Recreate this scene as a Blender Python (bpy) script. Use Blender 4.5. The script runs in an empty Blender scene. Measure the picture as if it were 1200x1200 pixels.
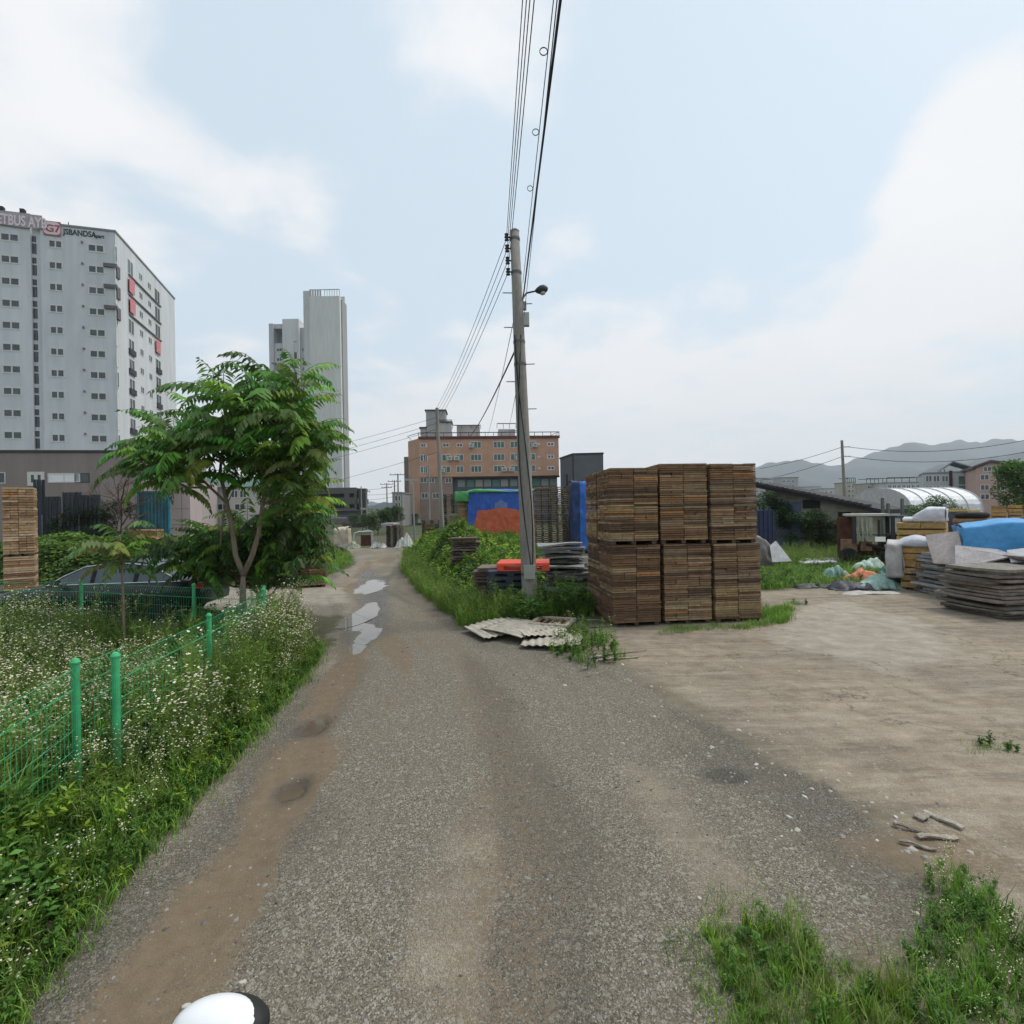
import bpy, math, random
import numpy as np
from mathutils import Matrix, Vector, Euler
R = math.radians
rnd = random.Random(7)
rng = np.random.default_rng(11)
SC = bpy.context.scene
COL = SC.collection

# ---------------------------------------------------------------- camera, sky, sun, exposure
ROLL = R(1.0); CH = 2.5
cr, sr = math.cos(ROLL), math.sin(ROLL)
cam = bpy.data.cameras.new('camera'); camo = bpy.data.objects.new('camera', cam); COL.objects.link(camo)
cam.sensor_width = 36; cam.lens = 18.0; cam.clip_end = 20000; cam.clip_start = 0.05
camo.matrix_world = Matrix(((cr, sr, 0, 0), (0, 0, -1, 0), (-sr, cr, 0, CH), (0, 0, 0, 1)))
SC.camera = camo
SC.render.resolution_x = SC.render.resolution_y = 1024
SC.view_settings.view_transform = 'Standard'; SC.view_settings.look = 'None'
SC.view_settings.exposure = 0.76; SC.view_settings.gamma = 1
SUN_AZ, SUN_EL = R(75), R(58)          # azimuth clockwise from +Y
w = bpy.data.worlds.new("World"); SC.world = w; w.use_nodes = True
nt = w.node_tree; N = nt.nodes; L = nt.links
for n in list(N): N.remove(n)
def nn(t, tree=None, **k):
    n = (tree or nt).nodes.new(t)
    for a, b in k.items(): setattr(n, a, b)
    return n
out = nn('ShaderNodeOutputWorld'); bg = nn('ShaderNodeBackground'); L.new(bg.outputs[0], out.inputs[0])
bg.inputs[1].default_value = 0.12
sky = nn('ShaderNodeTexSky', sky_type='NISHITA'); sky.sun_disc = False
sky.sun_elevation = SUN_EL; sky.sun_rotation = SUN_AZ; sky.air_density = 1.0; sky.dust_density = 2.0; sky.ozone_density = 1.5
tc = nn('ShaderNodeTexCoord')
sep = nn('ShaderNodeSeparateXYZ'); L.new(tc.outputs['Generated'], sep.inputs[0])
def wm(op, a, b=None, c=None, clamp=False):
    m = nn('ShaderNodeMath', operation=op); m.use_clamp = clamp
    for i, v in enumerate((a, b, c)):
        if v is None: continue
        if hasattr(v, 'links'): L.new(v, m.inputs[i])
        else: m.inputs[i].default_value = v
    return m.outputs[0]
zc = wm('MAXIMUM', sep.outputs[2], 0.0)
den = wm('ADD', zc, 0.22)
cx = wm('DIVIDE', sep.outputs[0], den); cy = wm('DIVIDE', sep.outputs[1], den)
cmb = nn('ShaderNodeCombineXYZ'); L.new(cx, cmb.inputs[0]); L.new(cy, cmb.inputs[1])
def wnoise(scale, detail, rough, off, dist=0.4):
    mp = nn('ShaderNodeMapping'); mp.inputs['Location'].default_value = off; L.new(cmb.outputs[0], mp.inputs[0])
    n = nn('ShaderNodeTexNoise'); n.inputs['Scale'].default_value = scale; n.inputs['Detail'].default_value = detail
    n.inputs['Roughness'].default_value = rough; n.inputs['Distortion'].default_value = dist
    L.new(mp.outputs[0], n.inputs[0]); return n.outputs[0]
n1 = wnoise(1.1, 9, .52, (3.1, 1.7, 0)); n2 = wnoise(3.4, 8, .55, (7, 2, 0), .2)
fb = wm('ADD', wm('MULTIPLY', n1, .52), wm('MULTIPLY', n2, .48))
def blob(px, py, r0, r1, amp):
    d = Vector(((px-600)/600, 1, (600-py)/600)).normalized()
    vm = nn('ShaderNodeVectorMath', operation='DISTANCE'); L.new(tc.outputs['Generated'], vm.inputs[0]); vm.inputs[1].default_value = d
    mr = nn('ShaderNodeMapRange', interpolation_type='SMOOTHSTEP'); L.new(vm.outputs['Value'], mr.inputs[0])
    mr.inputs[1].default_value = r0; mr.inputs[2].default_value = r1; mr.inputs[3].default_value = amp; mr.inputs[4].default_value = 0
    return mr.outputs[0]
acc = fb
for b in ((90, 240, .02, .32, .12), (330, 190, .0, .20, .13), (1215, 215, .06, .24, .26), (600, 40, 0, .22, .12), (80, -30, 0, .22, .08), (840, 420, 0, .36, .09),
          (520, 250, 0, .22, -.12), (880, 150, 0, .30, -.20), (960, 300, 0, .16, -.08), (290, 80, 0, .20, -.13), (1050, 20, 0, .30, -.06), (700, 260, 0, .25, -.05), (560, 170, 0, .16, -.05)):
    acc = wm('ADD', acc, blob(*b))
low = nn('ShaderNodeMapRange'); L.new(sep.outputs[2], low.inputs[0])
low.inputs[1].default_value = 0.0; low.inputs[2].default_value = .42; low.inputs[3].default_value = .17; low.inputs[4].default_value = 0
acc = wm('ADD', acc, low.outputs[0])
cm = nn('ShaderNodeMapRange', interpolation_type='SMOOTHERSTEP'); L.new(acc, cm.inputs[0])
cm.inputs[1].default_value = .46; cm.inputs[2].default_value = .66; cm.inputs[3].default_value = .12; cm.inputs[4].default_value = 1.0
shade = nn('ShaderNodeMixRGB'); L.new(wnoise(2.2, 6, .5, (1, 9, 0)), shade.inputs[0])
shade.inputs[1].default_value = (4.35, 4.42, 4.55, 1); shade.inputs[2].default_value = (5.25, 5.2, 5.2, 1)
skymul = nn('ShaderNodeMixRGB', blend_type='MULTIPLY'); skymul.inputs[0].default_value = 1
L.new(sky.outputs[0], skymul.inputs[1]); skymul.inputs[2].default_value = (1.20, 1.18, 1.00, 1)
hazy = nn('ShaderNodeMixRGB'); hazy.inputs[0].default_value = .8; L.new(skymul.outputs[0], hazy.inputs[1]); hazy.inputs[2].default_value = (3.3, 4.0, 4.6, 1)   # thin high haze over the blue
mx = nn('ShaderNodeMixRGB'); L.new(cm.outputs[0], mx.inputs[0]); L.new(hazy.outputs[0], mx.inputs[1]); L.new(shade.outputs[0], mx.inputs[2])
L.new(mx.outputs[0], bg.inputs[0])
sl = bpy.data.lights.new('sun', 'SUN'); sl.energy = 1.5; sl.angle = R(14); sl.color = (1, .95, .88)
so = bpy.data.objects.new('sun', sl); COL.objects.link(so)
sd = Vector((math.sin(SUN_AZ)*math.cos(SUN_EL), math.cos(SUN_AZ)*math.cos(SUN_EL), math.sin(SUN_EL)))
so.rotation_euler = sd.to_track_quat('Z', 'Y').to_euler(); so.location = (60, 20, 100)

# ---------------------------------------------------------------- layout helpers (photo at 1200 px, 90 degree view)
def ray(px, py):
    u = (px-600)/600; v = (600-py)/600
    return u*cr+v*sr, -u*sr+v*cr
def P(px, py, Y):
    a, b = ray(px, py); return Vector((a*Y, Y, CH+b*Y))
def G(px, py, z=0.0):
    a, b = ray(px, py); Y = (z-CH)/b; return Vector((a*Y, Y, z))
def X(px, Y, py=640): return P(px, py, Y).x
def Z(px, py, Y): return P(px, py, Y).z

# ---------------------------------------------------------------- materials
def mat(name, rgb, rough=.85, ns=4, na=.3, bump=.0, bs=60, metal=0, trans=0, spec=.3, fine=0, stretch=(1, 1, 1), tint=True, rgb2=None, obj_space=False, alpha=1):
    m = bpy.data.materials.new(name); m.use_nodes = True; t = m.node_tree
    pb = t.nodes['Principled BSDF']; lk = t.links.new
    pb.inputs['Roughness'].default_value = rough; pb.inputs['Metallic'].default_value = metal
    pb.inputs['Specular IOR Level'].default_value = spec
    geo = nn('ShaderNodeTexCoord' if obj_space else 'ShaderNodeNewGeometry', t)
    mp = nn('ShaderNodeMapping', t); mp.inputs['Scale'].default_value = stretch
    lk(geo.outputs['Object' if obj_space else 'Position'], mp.inputs[0])
    no = nn('ShaderNodeTexNoise', t); no.inputs['Scale'].default_value = ns; no.inputs['Detail'].default_value = 6; no.inputs['Roughness'].default_value = .6
    lk(mp.outputs[0], no.inputs[0])
    mr = nn('ShaderNodeMapRange', t); lk(no.outputs[0], mr.inputs[0])
    mr.inputs[1].default_value = .3; mr.inputs[2].default_value = .7
    mixc = nn('ShaderNodeMixRGB', t); lk(mr.outputs[0], mixc.inputs[0])
    c1 = tuple(c*(1-na) for c in rgb); c2 = tuple(c*(1+na*.7) for c in rgb) if rgb2 is None else rgb2
    mixc.inputs[1].default_value = (*c1, 1); mixc.inputs[2].default_value = (*c2, 1)
    cur = mixc.outputs[0]
    if fine:
        n2 = nn('ShaderNodeTexNoise', t); n2.inputs['Scale'].default_value = bs; n2.inputs['Detail'].default_value = 3; lk(mp.outputs[0], n2.inputs[0])
        r2 = nn('ShaderNodeMapRange', t); lk(n2.outputs[0], r2.inputs[0]); r2.inputs[1].default_value = .3; r2.inputs[2].default_value = .7
        r2.inputs[3].default_value = 1-fine; r2.inputs[4].default_value = 1+fine*.6
        mm = nn('ShaderNodeVectorMath', t, operation='SCALE'); lk(cur, mm.inputs[0]); lk(r2.outputs[0], mm.inputs['Scale']); cur = mm.outputs[0]
    if tint:
        at = nn('ShaderNodeAttribute', t); at.attribute_name = 'tint'
        ml = nn('ShaderNodeVectorMath', t, operation='MULTIPLY'); lk(cur, ml.inputs[0]); lk(at.outputs['Vector'], ml.inputs[1]); cur = ml.outputs[0]
    lk(cur, pb.inputs['Base Color'])
    if bump:
        bn = nn('ShaderNodeTexNoise', t); bn.inputs['Scale'].default_value = bs; bn.inputs['Detail'].default_value = 4; lk(mp.outputs[0], bn.inputs[0])
        bu = nn('ShaderNodeBump', t); bu.inputs['Strength'].default_value = bump; bu.inputs['Distance'].default_value = .02
        lk(bn.outputs[0], bu.inputs['Height']); lk(bu.outputs[0], pb.inputs['Normal'])
    if trans:
        tr = nn('ShaderNodeBsdfTranslucent', t); lk(cur, tr.inputs[0]); ms = nn('ShaderNodeMixShader', t); ms.inputs[0].default_value = trans
        lk(pb.outputs[0], ms.inputs[1]); lk(tr.outputs[0], ms.inputs[2]); lk(ms.outputs[0], t.nodes['Material Output'].inputs[0])
    return m
M = {}
M['leaf'] = mat('leaf', (1.9, 1.75, 1.25), .55, 1.2, .12, trans=.32, spec=.35)
M['vine'] = mat('vine_leaf', (1.7, 1.6, 1.15), .6, .5, .22, trans=.3, spec=.3)
M['petal'] = mat('petal', (1, 1, 1), .7, 3, .02, trans=.3)
M['bark'] = mat('bark', (.20, .17, .14), .9, 14, .35, .6, 40, stretch=(1, 1, .3))
M['wood'] = mat('lumber', (1, 1, 1), .85, 9, .28, .35, 70, fine=.3)
M['oldwood'] = mat('weathered_wood', (1, 1, 1), .9, 7, .3, .5, 60, fine=.3)
M['concrete'] = mat('concrete', (.34, .33, .31), .9, 1.5, .22, .3, 50, fine=.12)
M['poleconc'] = mat('pole_concrete', (.27, .255, .23), .9, 5, .28, .35, 60, fine=.2, stretch=(1, 1, .15))
M['paintwall'] = mat('painted_wall', (1, 1, 1), .8, .5, .11, fine=.07, bs=1.7, stretch=(1, 1, .12))
M['brickwall'] = mat('facade_tile', (1, 1, 1), .85, .5, .12, fine=.1, bs=5)
M['glass'] = mat('window_glass', (.05, .07, .08), .12, .8, .5, spec=.6)
M['greenglass'] = mat('green_glass', (.05, .12, .10), .15, .8, .5, spec=.6)
M['frame'] = mat('window_frame', (.62, .62, .60), .5, 3, .08)
M['dark'] = mat('dark_metal', (.035, .035, .04), .55, 6, .3, spec=.4)
M['steel'] = mat('galvanised_steel', (.30, .31, .32), .45, 8, .25, metal=.6)
M['rust'] = mat('rusty_metal', (.11, .055, .035), .85, 5, .5, .3, 40)
M['green'] = mat('green_fence_coating', (.045, .37, .15), .6, 6, .35, spec=.5)
M['black'] = mat('black_cable', (.02, .02, .02), .6, 5, .2)
M['ceramic'] = mat('insulator', (.06, .05, .05), .25, 5, .2, spec=.6)
M['plastic'] = mat('plastic', (1, 1, 1), .45, 4, .12, spec=.45)
M['cloth'] = mat('tarp', (1, 1, 1), .55, 3, .2, .55, 9, spec=.35, fine=.1)
M['carpaint'] = mat('car_paint', (.010, .011, .012), .3, 1, .1, spec=.45)
M['chrome'] = mat('chrome', (.65, .65, .66), .15, 1, .05, metal=1)
M['rubber'] = mat('rubber', (.02, .02, .02), .85, 8, .2)
M['white'] = mat('white_shell', (.78, .79, .80), .3, 2, .05, spec=.5)
M['sheet'] = mat('roof_sheet', (1, 1, 1), .7, 2.5, .25, .2, 20, fine=.15)
M['stone'] = mat('stone', (1, 1, 1), .9, 12, .25, .4, 60)
M['hill'] = mat('hill_forest', (.012, .036, .045), .95, .012, .45, fine=.5, bs=.09)  # blue of the distance haze is mixed into the forest colour
M['signtext'] = mat('sign_paint', (1, 1, 1), .7, 2, .03)

# ---------------------------------------------------------------- mesh helpers
def jit(c, a=.15, r=rnd):
    k = 1+r.uniform(-a, a); return (c[0]*k, c[1]*k, c[2]*k)
class MB:
    def __init__(s): s.v = []; s.f = []; s.t = []; s.tint = (1, 1, 1); s.m = []; s.mi = 0
    def face(s, idx, tint=None): s.f.append(idx); s.t.append(tint or s.tint); s.m.append(s.mi)
    def quad(s, a, b, c, d, tint=None):
        n = len(s.v); s.v += [tuple(a), tuple(b), tuple(c), tuple(d)]; s.face((n, n+1, n+2, n+3), tint)
    def box(s, c, d, rz=0, tint=None, rx=0, ry=0, taper=1, skew=(0, 0)):
        n = len(s.v); e = Euler((rx, ry, rz)).to_matrix(); hx, hy, hz = d[0]/2, d[1]/2, d[2]/2
        for z in (-1, 1):
            k = taper if z > 0 else 1
            for x, y in ((-1, -1), (1, -1), (1, 1), (-1, 1)):
                p = e @ Vector((x*hx*k+(skew[0] if z > 0 else 0), y*hy*k+(skew[1] if z > 0 else 0), z*hz)); s.v.append((p.x+c[0], p.y+c[1], p.z+c[2]))
        for q in ((0, 3, 2, 1), (4, 5, 6, 7), (0, 1, 5, 4), (1, 2, 6, 5), (2, 3, 7, 6), (3, 0, 4, 7)): s.face(tuple(n+i for i in q), tint)
        return s
    def b(s, x0, x1, y0, y1, z0, z1, tint=None): return s.box(((x0+x1)/2, (y0+y1)/2, (z0+z1)/2), (x1-x0, y1-y0, z1-z0), 0, tint)
    def tube(s, pts, rad, n=8, tint=None, cap=True):
        pts = [Vector(p) for p in pts]
        if not hasattr(rad, '__len__'): rad = [rad]*len(pts)
        base = len(s.v); up = Vector((0, 0, 1))
        for i, p in enumerate(pts):
            d = (pts[min(i+1, len(pts)-1)]-pts[max(i-1, 0)]).normalized()
            a = d.cross(up); a = d.cross(Vector((1, 0, 0))) if a.length < .05 else a
            a.normalize(); b_ = d.cross(a)
            for k in range(n):
                t = 2*math.pi*k/n; q = p+a*math.cos(t)*rad[i]+b_*math.sin(t)*rad[i]; s.v.append(tuple(q))
        for i in range(len(pts)-1):
            for k in range(n):
                k2 = (k+1) % n; s.face((base+i*n+k, base+i*n+k2, base+(i+1)*n+k2, base+(i+1)*n+k), tint)
        if cap:
            s.face(tuple(base+k for k in range(n))[::-1], tint); s.face(tuple(base+(len(pts)-1)*n+k for k in range(n)), tint)
        return s
    def lathe(s, prof, c=(0, 0, 0), n=16, tint=None):
        return s.tube([(c[0], c[1], c[2]+z) for r, z in prof], [r for r, z in prof], n, tint) if False else s._lathe(prof, c, n, tint)
    def _lathe(s, prof, c, n, tint):
        base = len(s.v)
        for r, z in prof:
            for k in range(n):
                t = 2*math.pi*k/n; s.v.append((c[0]+r*math.cos(t), c[1]+r*math.sin(t), c[2]+z))
        for i in range(len(prof)-1):
            for k in range(n):
                k2 = (k+1) % n; s.face((base+i*n+k, base+i*n+k2, base+(i+1)*n+k2, base+(i+1)*n+k), tint)
        s.face(tuple(base+k for k in range(n))[::-1], tint); s.face(tuple(base+(len(prof)-1)*n+k for k in range(n)), tint)
        return s
    def prism(s, poly, fn0, fn1, tint=None):
        n = len(s.v); k = len(poly)
        for p in poly: s.v.append(tuple(fn0(p)))
        for p in poly: s.v.append(tuple(fn1(p)))
        s.face(tuple(range(n, n+k))[::-1], tint); s.face(tuple(range(n+k, n+2*k)), tint)
        for i in range(k):
            j = (i+1) % k; s.face((n+i, n+j, n+k+j, n+k+i), tint)
        return s
    def mesh(s, name, mats, smooth=False):
        me = bpy.data.meshes.new(name); me.from_pydata(s.v, [], s.f)
        if not isinstance(mats, (list, tuple)): mats = [mats]
        for m in mats: me.materials.append(m)
        a = me.attributes.new('tint', 'FLOAT_VECTOR', 'FACE'); a.data.foreach_set('vector', np.array(s.t, dtype=np.float32).ravel())
        if len(mats) > 1: me.polygons.foreach_set('material_index', np.array(s.m, dtype=np.int32))
        if smooth: me.polygons.foreach_set('use_smooth', [True]*len(s.f))
        me.update(); return me
    def build(s, name, mats, parent=None, smooth=False, loc=None, rz=0):
        return put(name, s.mesh(name, mats, smooth), parent, loc, rz)
def put(name, me, parent=None, loc=None, rz=0):
    o = bpy.data.objects.new(name, me); COL.objects.link(o)
    if parent: o.parent = parent
    if loc is not None: o.location = loc
    if rz: o.rotation_euler.z = rz
    return o
def tag(o, label, cat, group=None):
    o['label'] = label; o['category'] = cat
    if group: o['group'] = group
    return o
def thing(name, label, cat, loc=(0, 0, 0), rz=0, group=None):
    o = bpy.data.objects.new(name, None); COL.objects.link(o); o.empty_display_size = .2
    o.location = loc; o.rotation_euler.z = rz; return tag(o, label, cat, group)
def kind(o, k, label=None):
    o['kind'] = k
    if label: o['label'] = label
    return o
def dup(root, loc=None, rz=None, label=None):
    c = root.copy(); COL.objects.link(c)
    if loc is not None: c.location = loc
    if rz is not None: c.rotation_euler.z = rz
    if label: c['label'] = label
    for ch in list(root.children):
        d = ch.copy(); COL.objects.link(d); d.parent = c
        for g in list(ch.children):
            e = g.copy(); COL.objects.link(e); e.parent = d
    return c
def qmesh(name, V, F, T, m, parent=None, mi=None):
    V = np.asarray(V, np.float32).reshape(-1, 3); F = np.asarray(F, np.int32).reshape(-1, 4); n = len(F)
    me = bpy.data.meshes.new(name); me.vertices.add(len(V)); me.vertices.foreach_set('co', V.ravel())
    me.loops.add(n*4); me.loops.foreach_set('vertex_index', F.ravel())
    me.polygons.add(n); me.polygons.foreach_set('loop_start', np.arange(0, n*4, 4, dtype=np.int32))
    for mm in (m if isinstance(m, (list, tuple)) else [m]): me.materials.append(mm)
    if mi is not None: me.polygons.foreach_set('material_index', np.asarray(mi, np.int32))
    a = me.attributes.new('tint', 'FLOAT_VECTOR', 'FACE'); a.data.foreach_set('vector', np.asarray(T, np.float32).ravel())
    me.update(calc_edges=True); return put(name, me, parent)
# leaves: one folded diamond each. pts base, d unit direction, length, width
def leaf_quads(p, d, ln, wd, fold=.25, up=None):
    p = np.asarray(p, float); d = np.asarray(d, float); n = len(p)
    ln = np.broadcast_to(ln, n)[:, None]; wd = np.broadcast_to(wd, n)[:, None]
    if up is None: up = np.tile([0, 0, 1.], (n, 1))+rng.normal(0, .35, (n, 3))
    s = np.cross(d, up); s /= np.linalg.norm(s, axis=1, keepdims=True)+1e-6
    u = np.cross(s, d)
    m = p+d*ln*.45
    V = np.stack([p, m+s*wd/2+u*wd*fold, p+d*ln-u*ln*.12, m-s*wd/2+u*wd*fold], 1)
    return V.reshape(-1, 3)
def rdir(n, zlo=-.3, zhi=.6):
    a = rng.uniform(0, 2*np.pi, n); z = rng.uniform(zlo, zhi, n); r = np.sqrt(np.maximum(0, 1-z*z))
    return np.stack([np.cos(a)*r, np.sin(a)*r, z], 1)
def vary(c, n, a=.25, hue=.12):
    k = rng.uniform(1-a, 1+a, (n, 1)); h = rng.uniform(-hue, hue, (n, 1))
    return np.array(c)[None, :]*k*np.concatenate([1+h*1.4, 1+h*.4, 1-h], 1)
def nz(x, y, s=1.0, seed=0):          # cheap smooth noise
    x = np.asarray(x)*s; y = np.asarray(y)*s; a = 0
    for i, (f, g, ph, am) in enumerate(((1, .37, .3, 1), (-.61, 1.13, 1.9, .9), (1.93, -1.41, 4.2, .55), (2.7, 2.3, .7, .4), (-4.1, 3.3, 2.2, .25), (5.3, 6.1, 5.1, .18))):
        a = a+am*np.sin(f*x+g*y+ph+seed*1.7+.9*np.sin(g*x*.8-f*y*.7+seed))
    return a/3.0
def inpoly(x, y, poly):
    c = np.zeros(np.shape(x), bool); n = len(poly)
    for i in range(n):
        x0, y0 = poly[i]; x1, y1 = poly[(i+1) % n]
        if y0 == y1: continue
        t = ((y0 > y) != (y1 > y)) & (x < (x1-x0)*(y-y0)/(y1-y0)+x0); c ^= t
    return c
def samp(poly, n):
    a = np.array(poly); lo, hi = a.min(0), a.max(0); o = np.zeros((0, 2))
    while len(o) < n:
        q = rng.uniform(lo, hi, (n*3, 2)); o = np.concatenate([o, q[inpoly(q[:, 0], q[:, 1], poly)]])
    return o[:n]
def sdist(x, y, line):               # distance to a polyline
    d = np.full(np.shape(x), 1e9)
    for (x0, y0), (x1, y1) in zip(line[:-1], line[1:]):
        dx, dy = x1-x0, y1-y0; t = np.clip(((x-x0)*dx+(y-y0)*dy)/(dx*dx+dy*dy), 0, 1)
        d = np.minimum(d, np.hypot(x-x0-t*dx, y-y0-t*dy))
    return d
def sm(a, b, x): t = np.clip((x-a)/(b-a), 0, 1); return t*t*(3-2*t)

# ---------------------------------------------------------------- ground, road, yard
road_poly = [(-2.0, .3), (-2.6, 2.6), (-2.85, 3.9), (-2.98, 5), (-3.3, 8.8), (-4.2, 12.6), (-9, 14.2), (-24, 15.0), (-24, 18.6), (-9, 18.3), (-7.7, 18.6), (-7.6, 22), (-7.9, 26), (-9.6, 31),
             (-12.5, 38), (-6.5, 39), (-7.2, 34), (-4.9, 24), (-3.1, 17), (-1.7, 13), (-.8, 10.6), (1.3, 9.2), (1.9, 7.2), (2.3, 5.6), (2.8, 4.2), (2.75, 3.2), (1.9, 2.7), (2.2, .3)]
yard_poly = [(2.2, .3), (1.9, 2.7), (2.75, 3.2), (2.8, 4.2), (2.3, 5.6), (1.9, 7.2), (1.3, 9.2), (-.8, 10.6), (.2, 11.2), (2.2, 10.9), (6, 12), (6.5, 15.2), (12, 16.2), (20, 16), (30, 14), (30, .3)]
puddles = [G(365, 850), G(343, 922), G(436, 686), G(424, 718), G(432, 745), G(410, 735)]
puddles = [(p.x, p.y, r1, r2) for p, (r1, r2) in zip(puddles, ((.17, .26), (.13, .2), (.36, 1.25), (.27, .95), (.2, .8), (.3, .3)))]
rutL = [tuple(G(*p)[:2]) for p in ((170, 1190), (230, 1090), (290, 1000), (335, 925), (372, 850), (410, 780), (432, 735), (436, 690), (430, 660))]
rutR = [tuple(G(*p)[:2]) for p in ((600, 1190), (610, 1000), (590, 880), (560, 800), (520, 745), (495, 715), (470, 680))]
def ground_z(x, y):
    z = .012*nz(x, y, 1.3)+.005*nz(x, y, 6, 2)+.0025*nz(x, y, 21, 5)
    z = z-.022*np.exp(-(sdist(x, y, rutL)/.22)**2)-.012*np.exp(-(sdist(x, y, rutR)/.25)**2)
    for px, py, a, b in puddles:
        q = ((x-px)/a)**2+((y-py)/b)**2; z = z-.045*np.exp(-q*.8)*(1+.6*nz(x, y*.6, 6, 8)+.45*nz(x, y, 17, 9))
    return z
def axis(segs):
    o = [segs[0][0]]
    for a, b, s0, s1 in segs:
        while o[-1] < b-1e-6:
            t = (o[-1]-a)/(b-a); o.append(o[-1]+s0+(s1-s0)*t)
    return np.array(o)
xs = axis([(-45, -8, 1.6, .2), (-8, -4, .2, .07), (-4, 4.5, .06, .06), (4.5, 14, .07, .2), (14, 45, .2, 1.6)])
ys = axis([(.3, 8, .05, .08), (8, 20, .07, .09), (20, 60, .1, 1.2)])
gx, gy = np.meshgrid(xs, ys); gz = ground_z(gx, gy)
nx, ny = len(xs), len(ys)
wig = .12*nz(gx, gy, 3, 1)+.05*nz(gx, gy, 13, 4)
inr = inpoly(gx+wig, gy+wig, road_poly); iny = inpoly(gx+wig, gy-wig, yard_poly)
# masks
def bound(poly, soft):
    ln = poly+[poly[0]]; d = sdist(gx, gy, ln); ins = inpoly(gx, gy, poly); s = np.where(ins, d, -d); return sm(-soft, soft, s+wig*1.5)
road_m = bound(road_poly, .35)
yard_m = bound(yard_poly, .5)
# gravelly asphalt of the road fades out into the yard's dirt
dl = sdist(gx, gy, rutL); dr = sdist(gx, gy, rutR)
mud = sm(.42, .1, dl+.18*nz(gx, gy, 2.2, 7))*sm(0, 4, 14-gy+2)+.75*sm(.5, .1, np.hypot((gx-3.0)/.9, (gy-3.7)/.4)*.4+.1*nz(gx, gy, 4, 3))
mud = np.maximum(mud, .42*sm(.5, .15, dr+.2*nz(gx, gy, 1.5, 9)))
xc = np.interp(gy, [0, 4, 8.8, 13, 17, 24, 34, 39], [0, .1, -1.0, -2.9, -5.0, -6.3, -8.3, -10]); hwid = np.interp(gy, [0, 5, 10, 15, 40], [2.5, 2.6, 2.1, 1.6, 2.4]); la = (gx-xc)/hwid
streak = nz(la*3.2, gy*.16, 1, 71)+.5*nz(la*8, gy*.3, 1, 72)+.35*nz(gx, gy, 1.1, 73)
mud = np.maximum(mud, .85*sm(.35, .75, streak)*sm(1.1, .7, np.abs(la)))
dark = sm(.1, .7, -streak+.25*nz(gx, gy, .8, 75)+.5*sm(.5, .9, la)*sm(10, 6, gy))
dust = sm(.1, .7, nz(gx, gy, .9, 12)*.6+.5*nz(la*4, gy*.2, 1, 74)+.6*sm(10, 17, gy))*.9*sm(1, 0, dark)       # paler dusty patches on the road
conc_poly = [tuple(G(*p)[:2]) for p in ((925, 715), (985, 703), (1090, 728), (1130, 765), (1050, 790), (930, 760), (880, 745))]
cm_ = .9*bound(conc_poly, .35)
sidec = [(-24, 14), (-7, 14), (-4.6, 14.5), (-5.2, 17.5), (-8, 18.6), (-24, 18.8)]
cm_ = np.maximum(cm_, .8*bound(sidec, .6))
wet = np.zeros_like(gx)
for px, py, a, b in puddles: wet = np.maximum(wet, np.exp(-(((gx-px)/(a*1.25))**2+((gy-py)/(b*1.25))**2)))
wet = np.maximum(wet, .7*sm(.75, .1, dl+.2*nz(gx, gy, 3, 77))*sm(8, 12, gy)*sm(26, 20, gy))
wet = np.maximum(wet, .9*np.exp(-((gx-G(850, 910).x)/.28)**2-((gy-G(850, 910).y)/.16)**2))
def gmesh(name, sel):
    f = sel[:-1, :-1].ravel(); idx = np.arange(nx*ny).reshape(ny, nx)
    F = np.stack([idx[:-1, :-1], idx[:-1, 1:], idx[1:, 1:], idx[1:, :-1]], -1).reshape(-1, 4)[f]
    u, inv = np.unique(F, return_inverse=True); F = inv.reshape(-1, 4)
    V = np.stack([gx, gy, gz], -1).reshape(-1, 3)[u]
    o = qmesh(name, V, F, np.ones((len(F), 3)), M['ground']); me = o.data
    for an, arr in (('m1', np.stack([road_m, yard_m, mud], -1)), ('m2', np.stack([dust, cm_, wet], -1))):
        a = me.attributes.new(an, 'FLOAT_VECTOR', 'POINT'); a.data.foreach_set('vector', arr.reshape(-1, 3)[u].astype(np.float32).ravel())
    a = me.attributes.new('m3', 'FLOAT_VECTOR', 'POINT'); a.data.foreach_set('vector', np.repeat(dark.reshape(-1, 1)[u], 3, 1).astype(np.float32).ravel())
    me.polygons.foreach_set('use_smooth', [True]*len(F)); return kind(o, 'structure')
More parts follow.
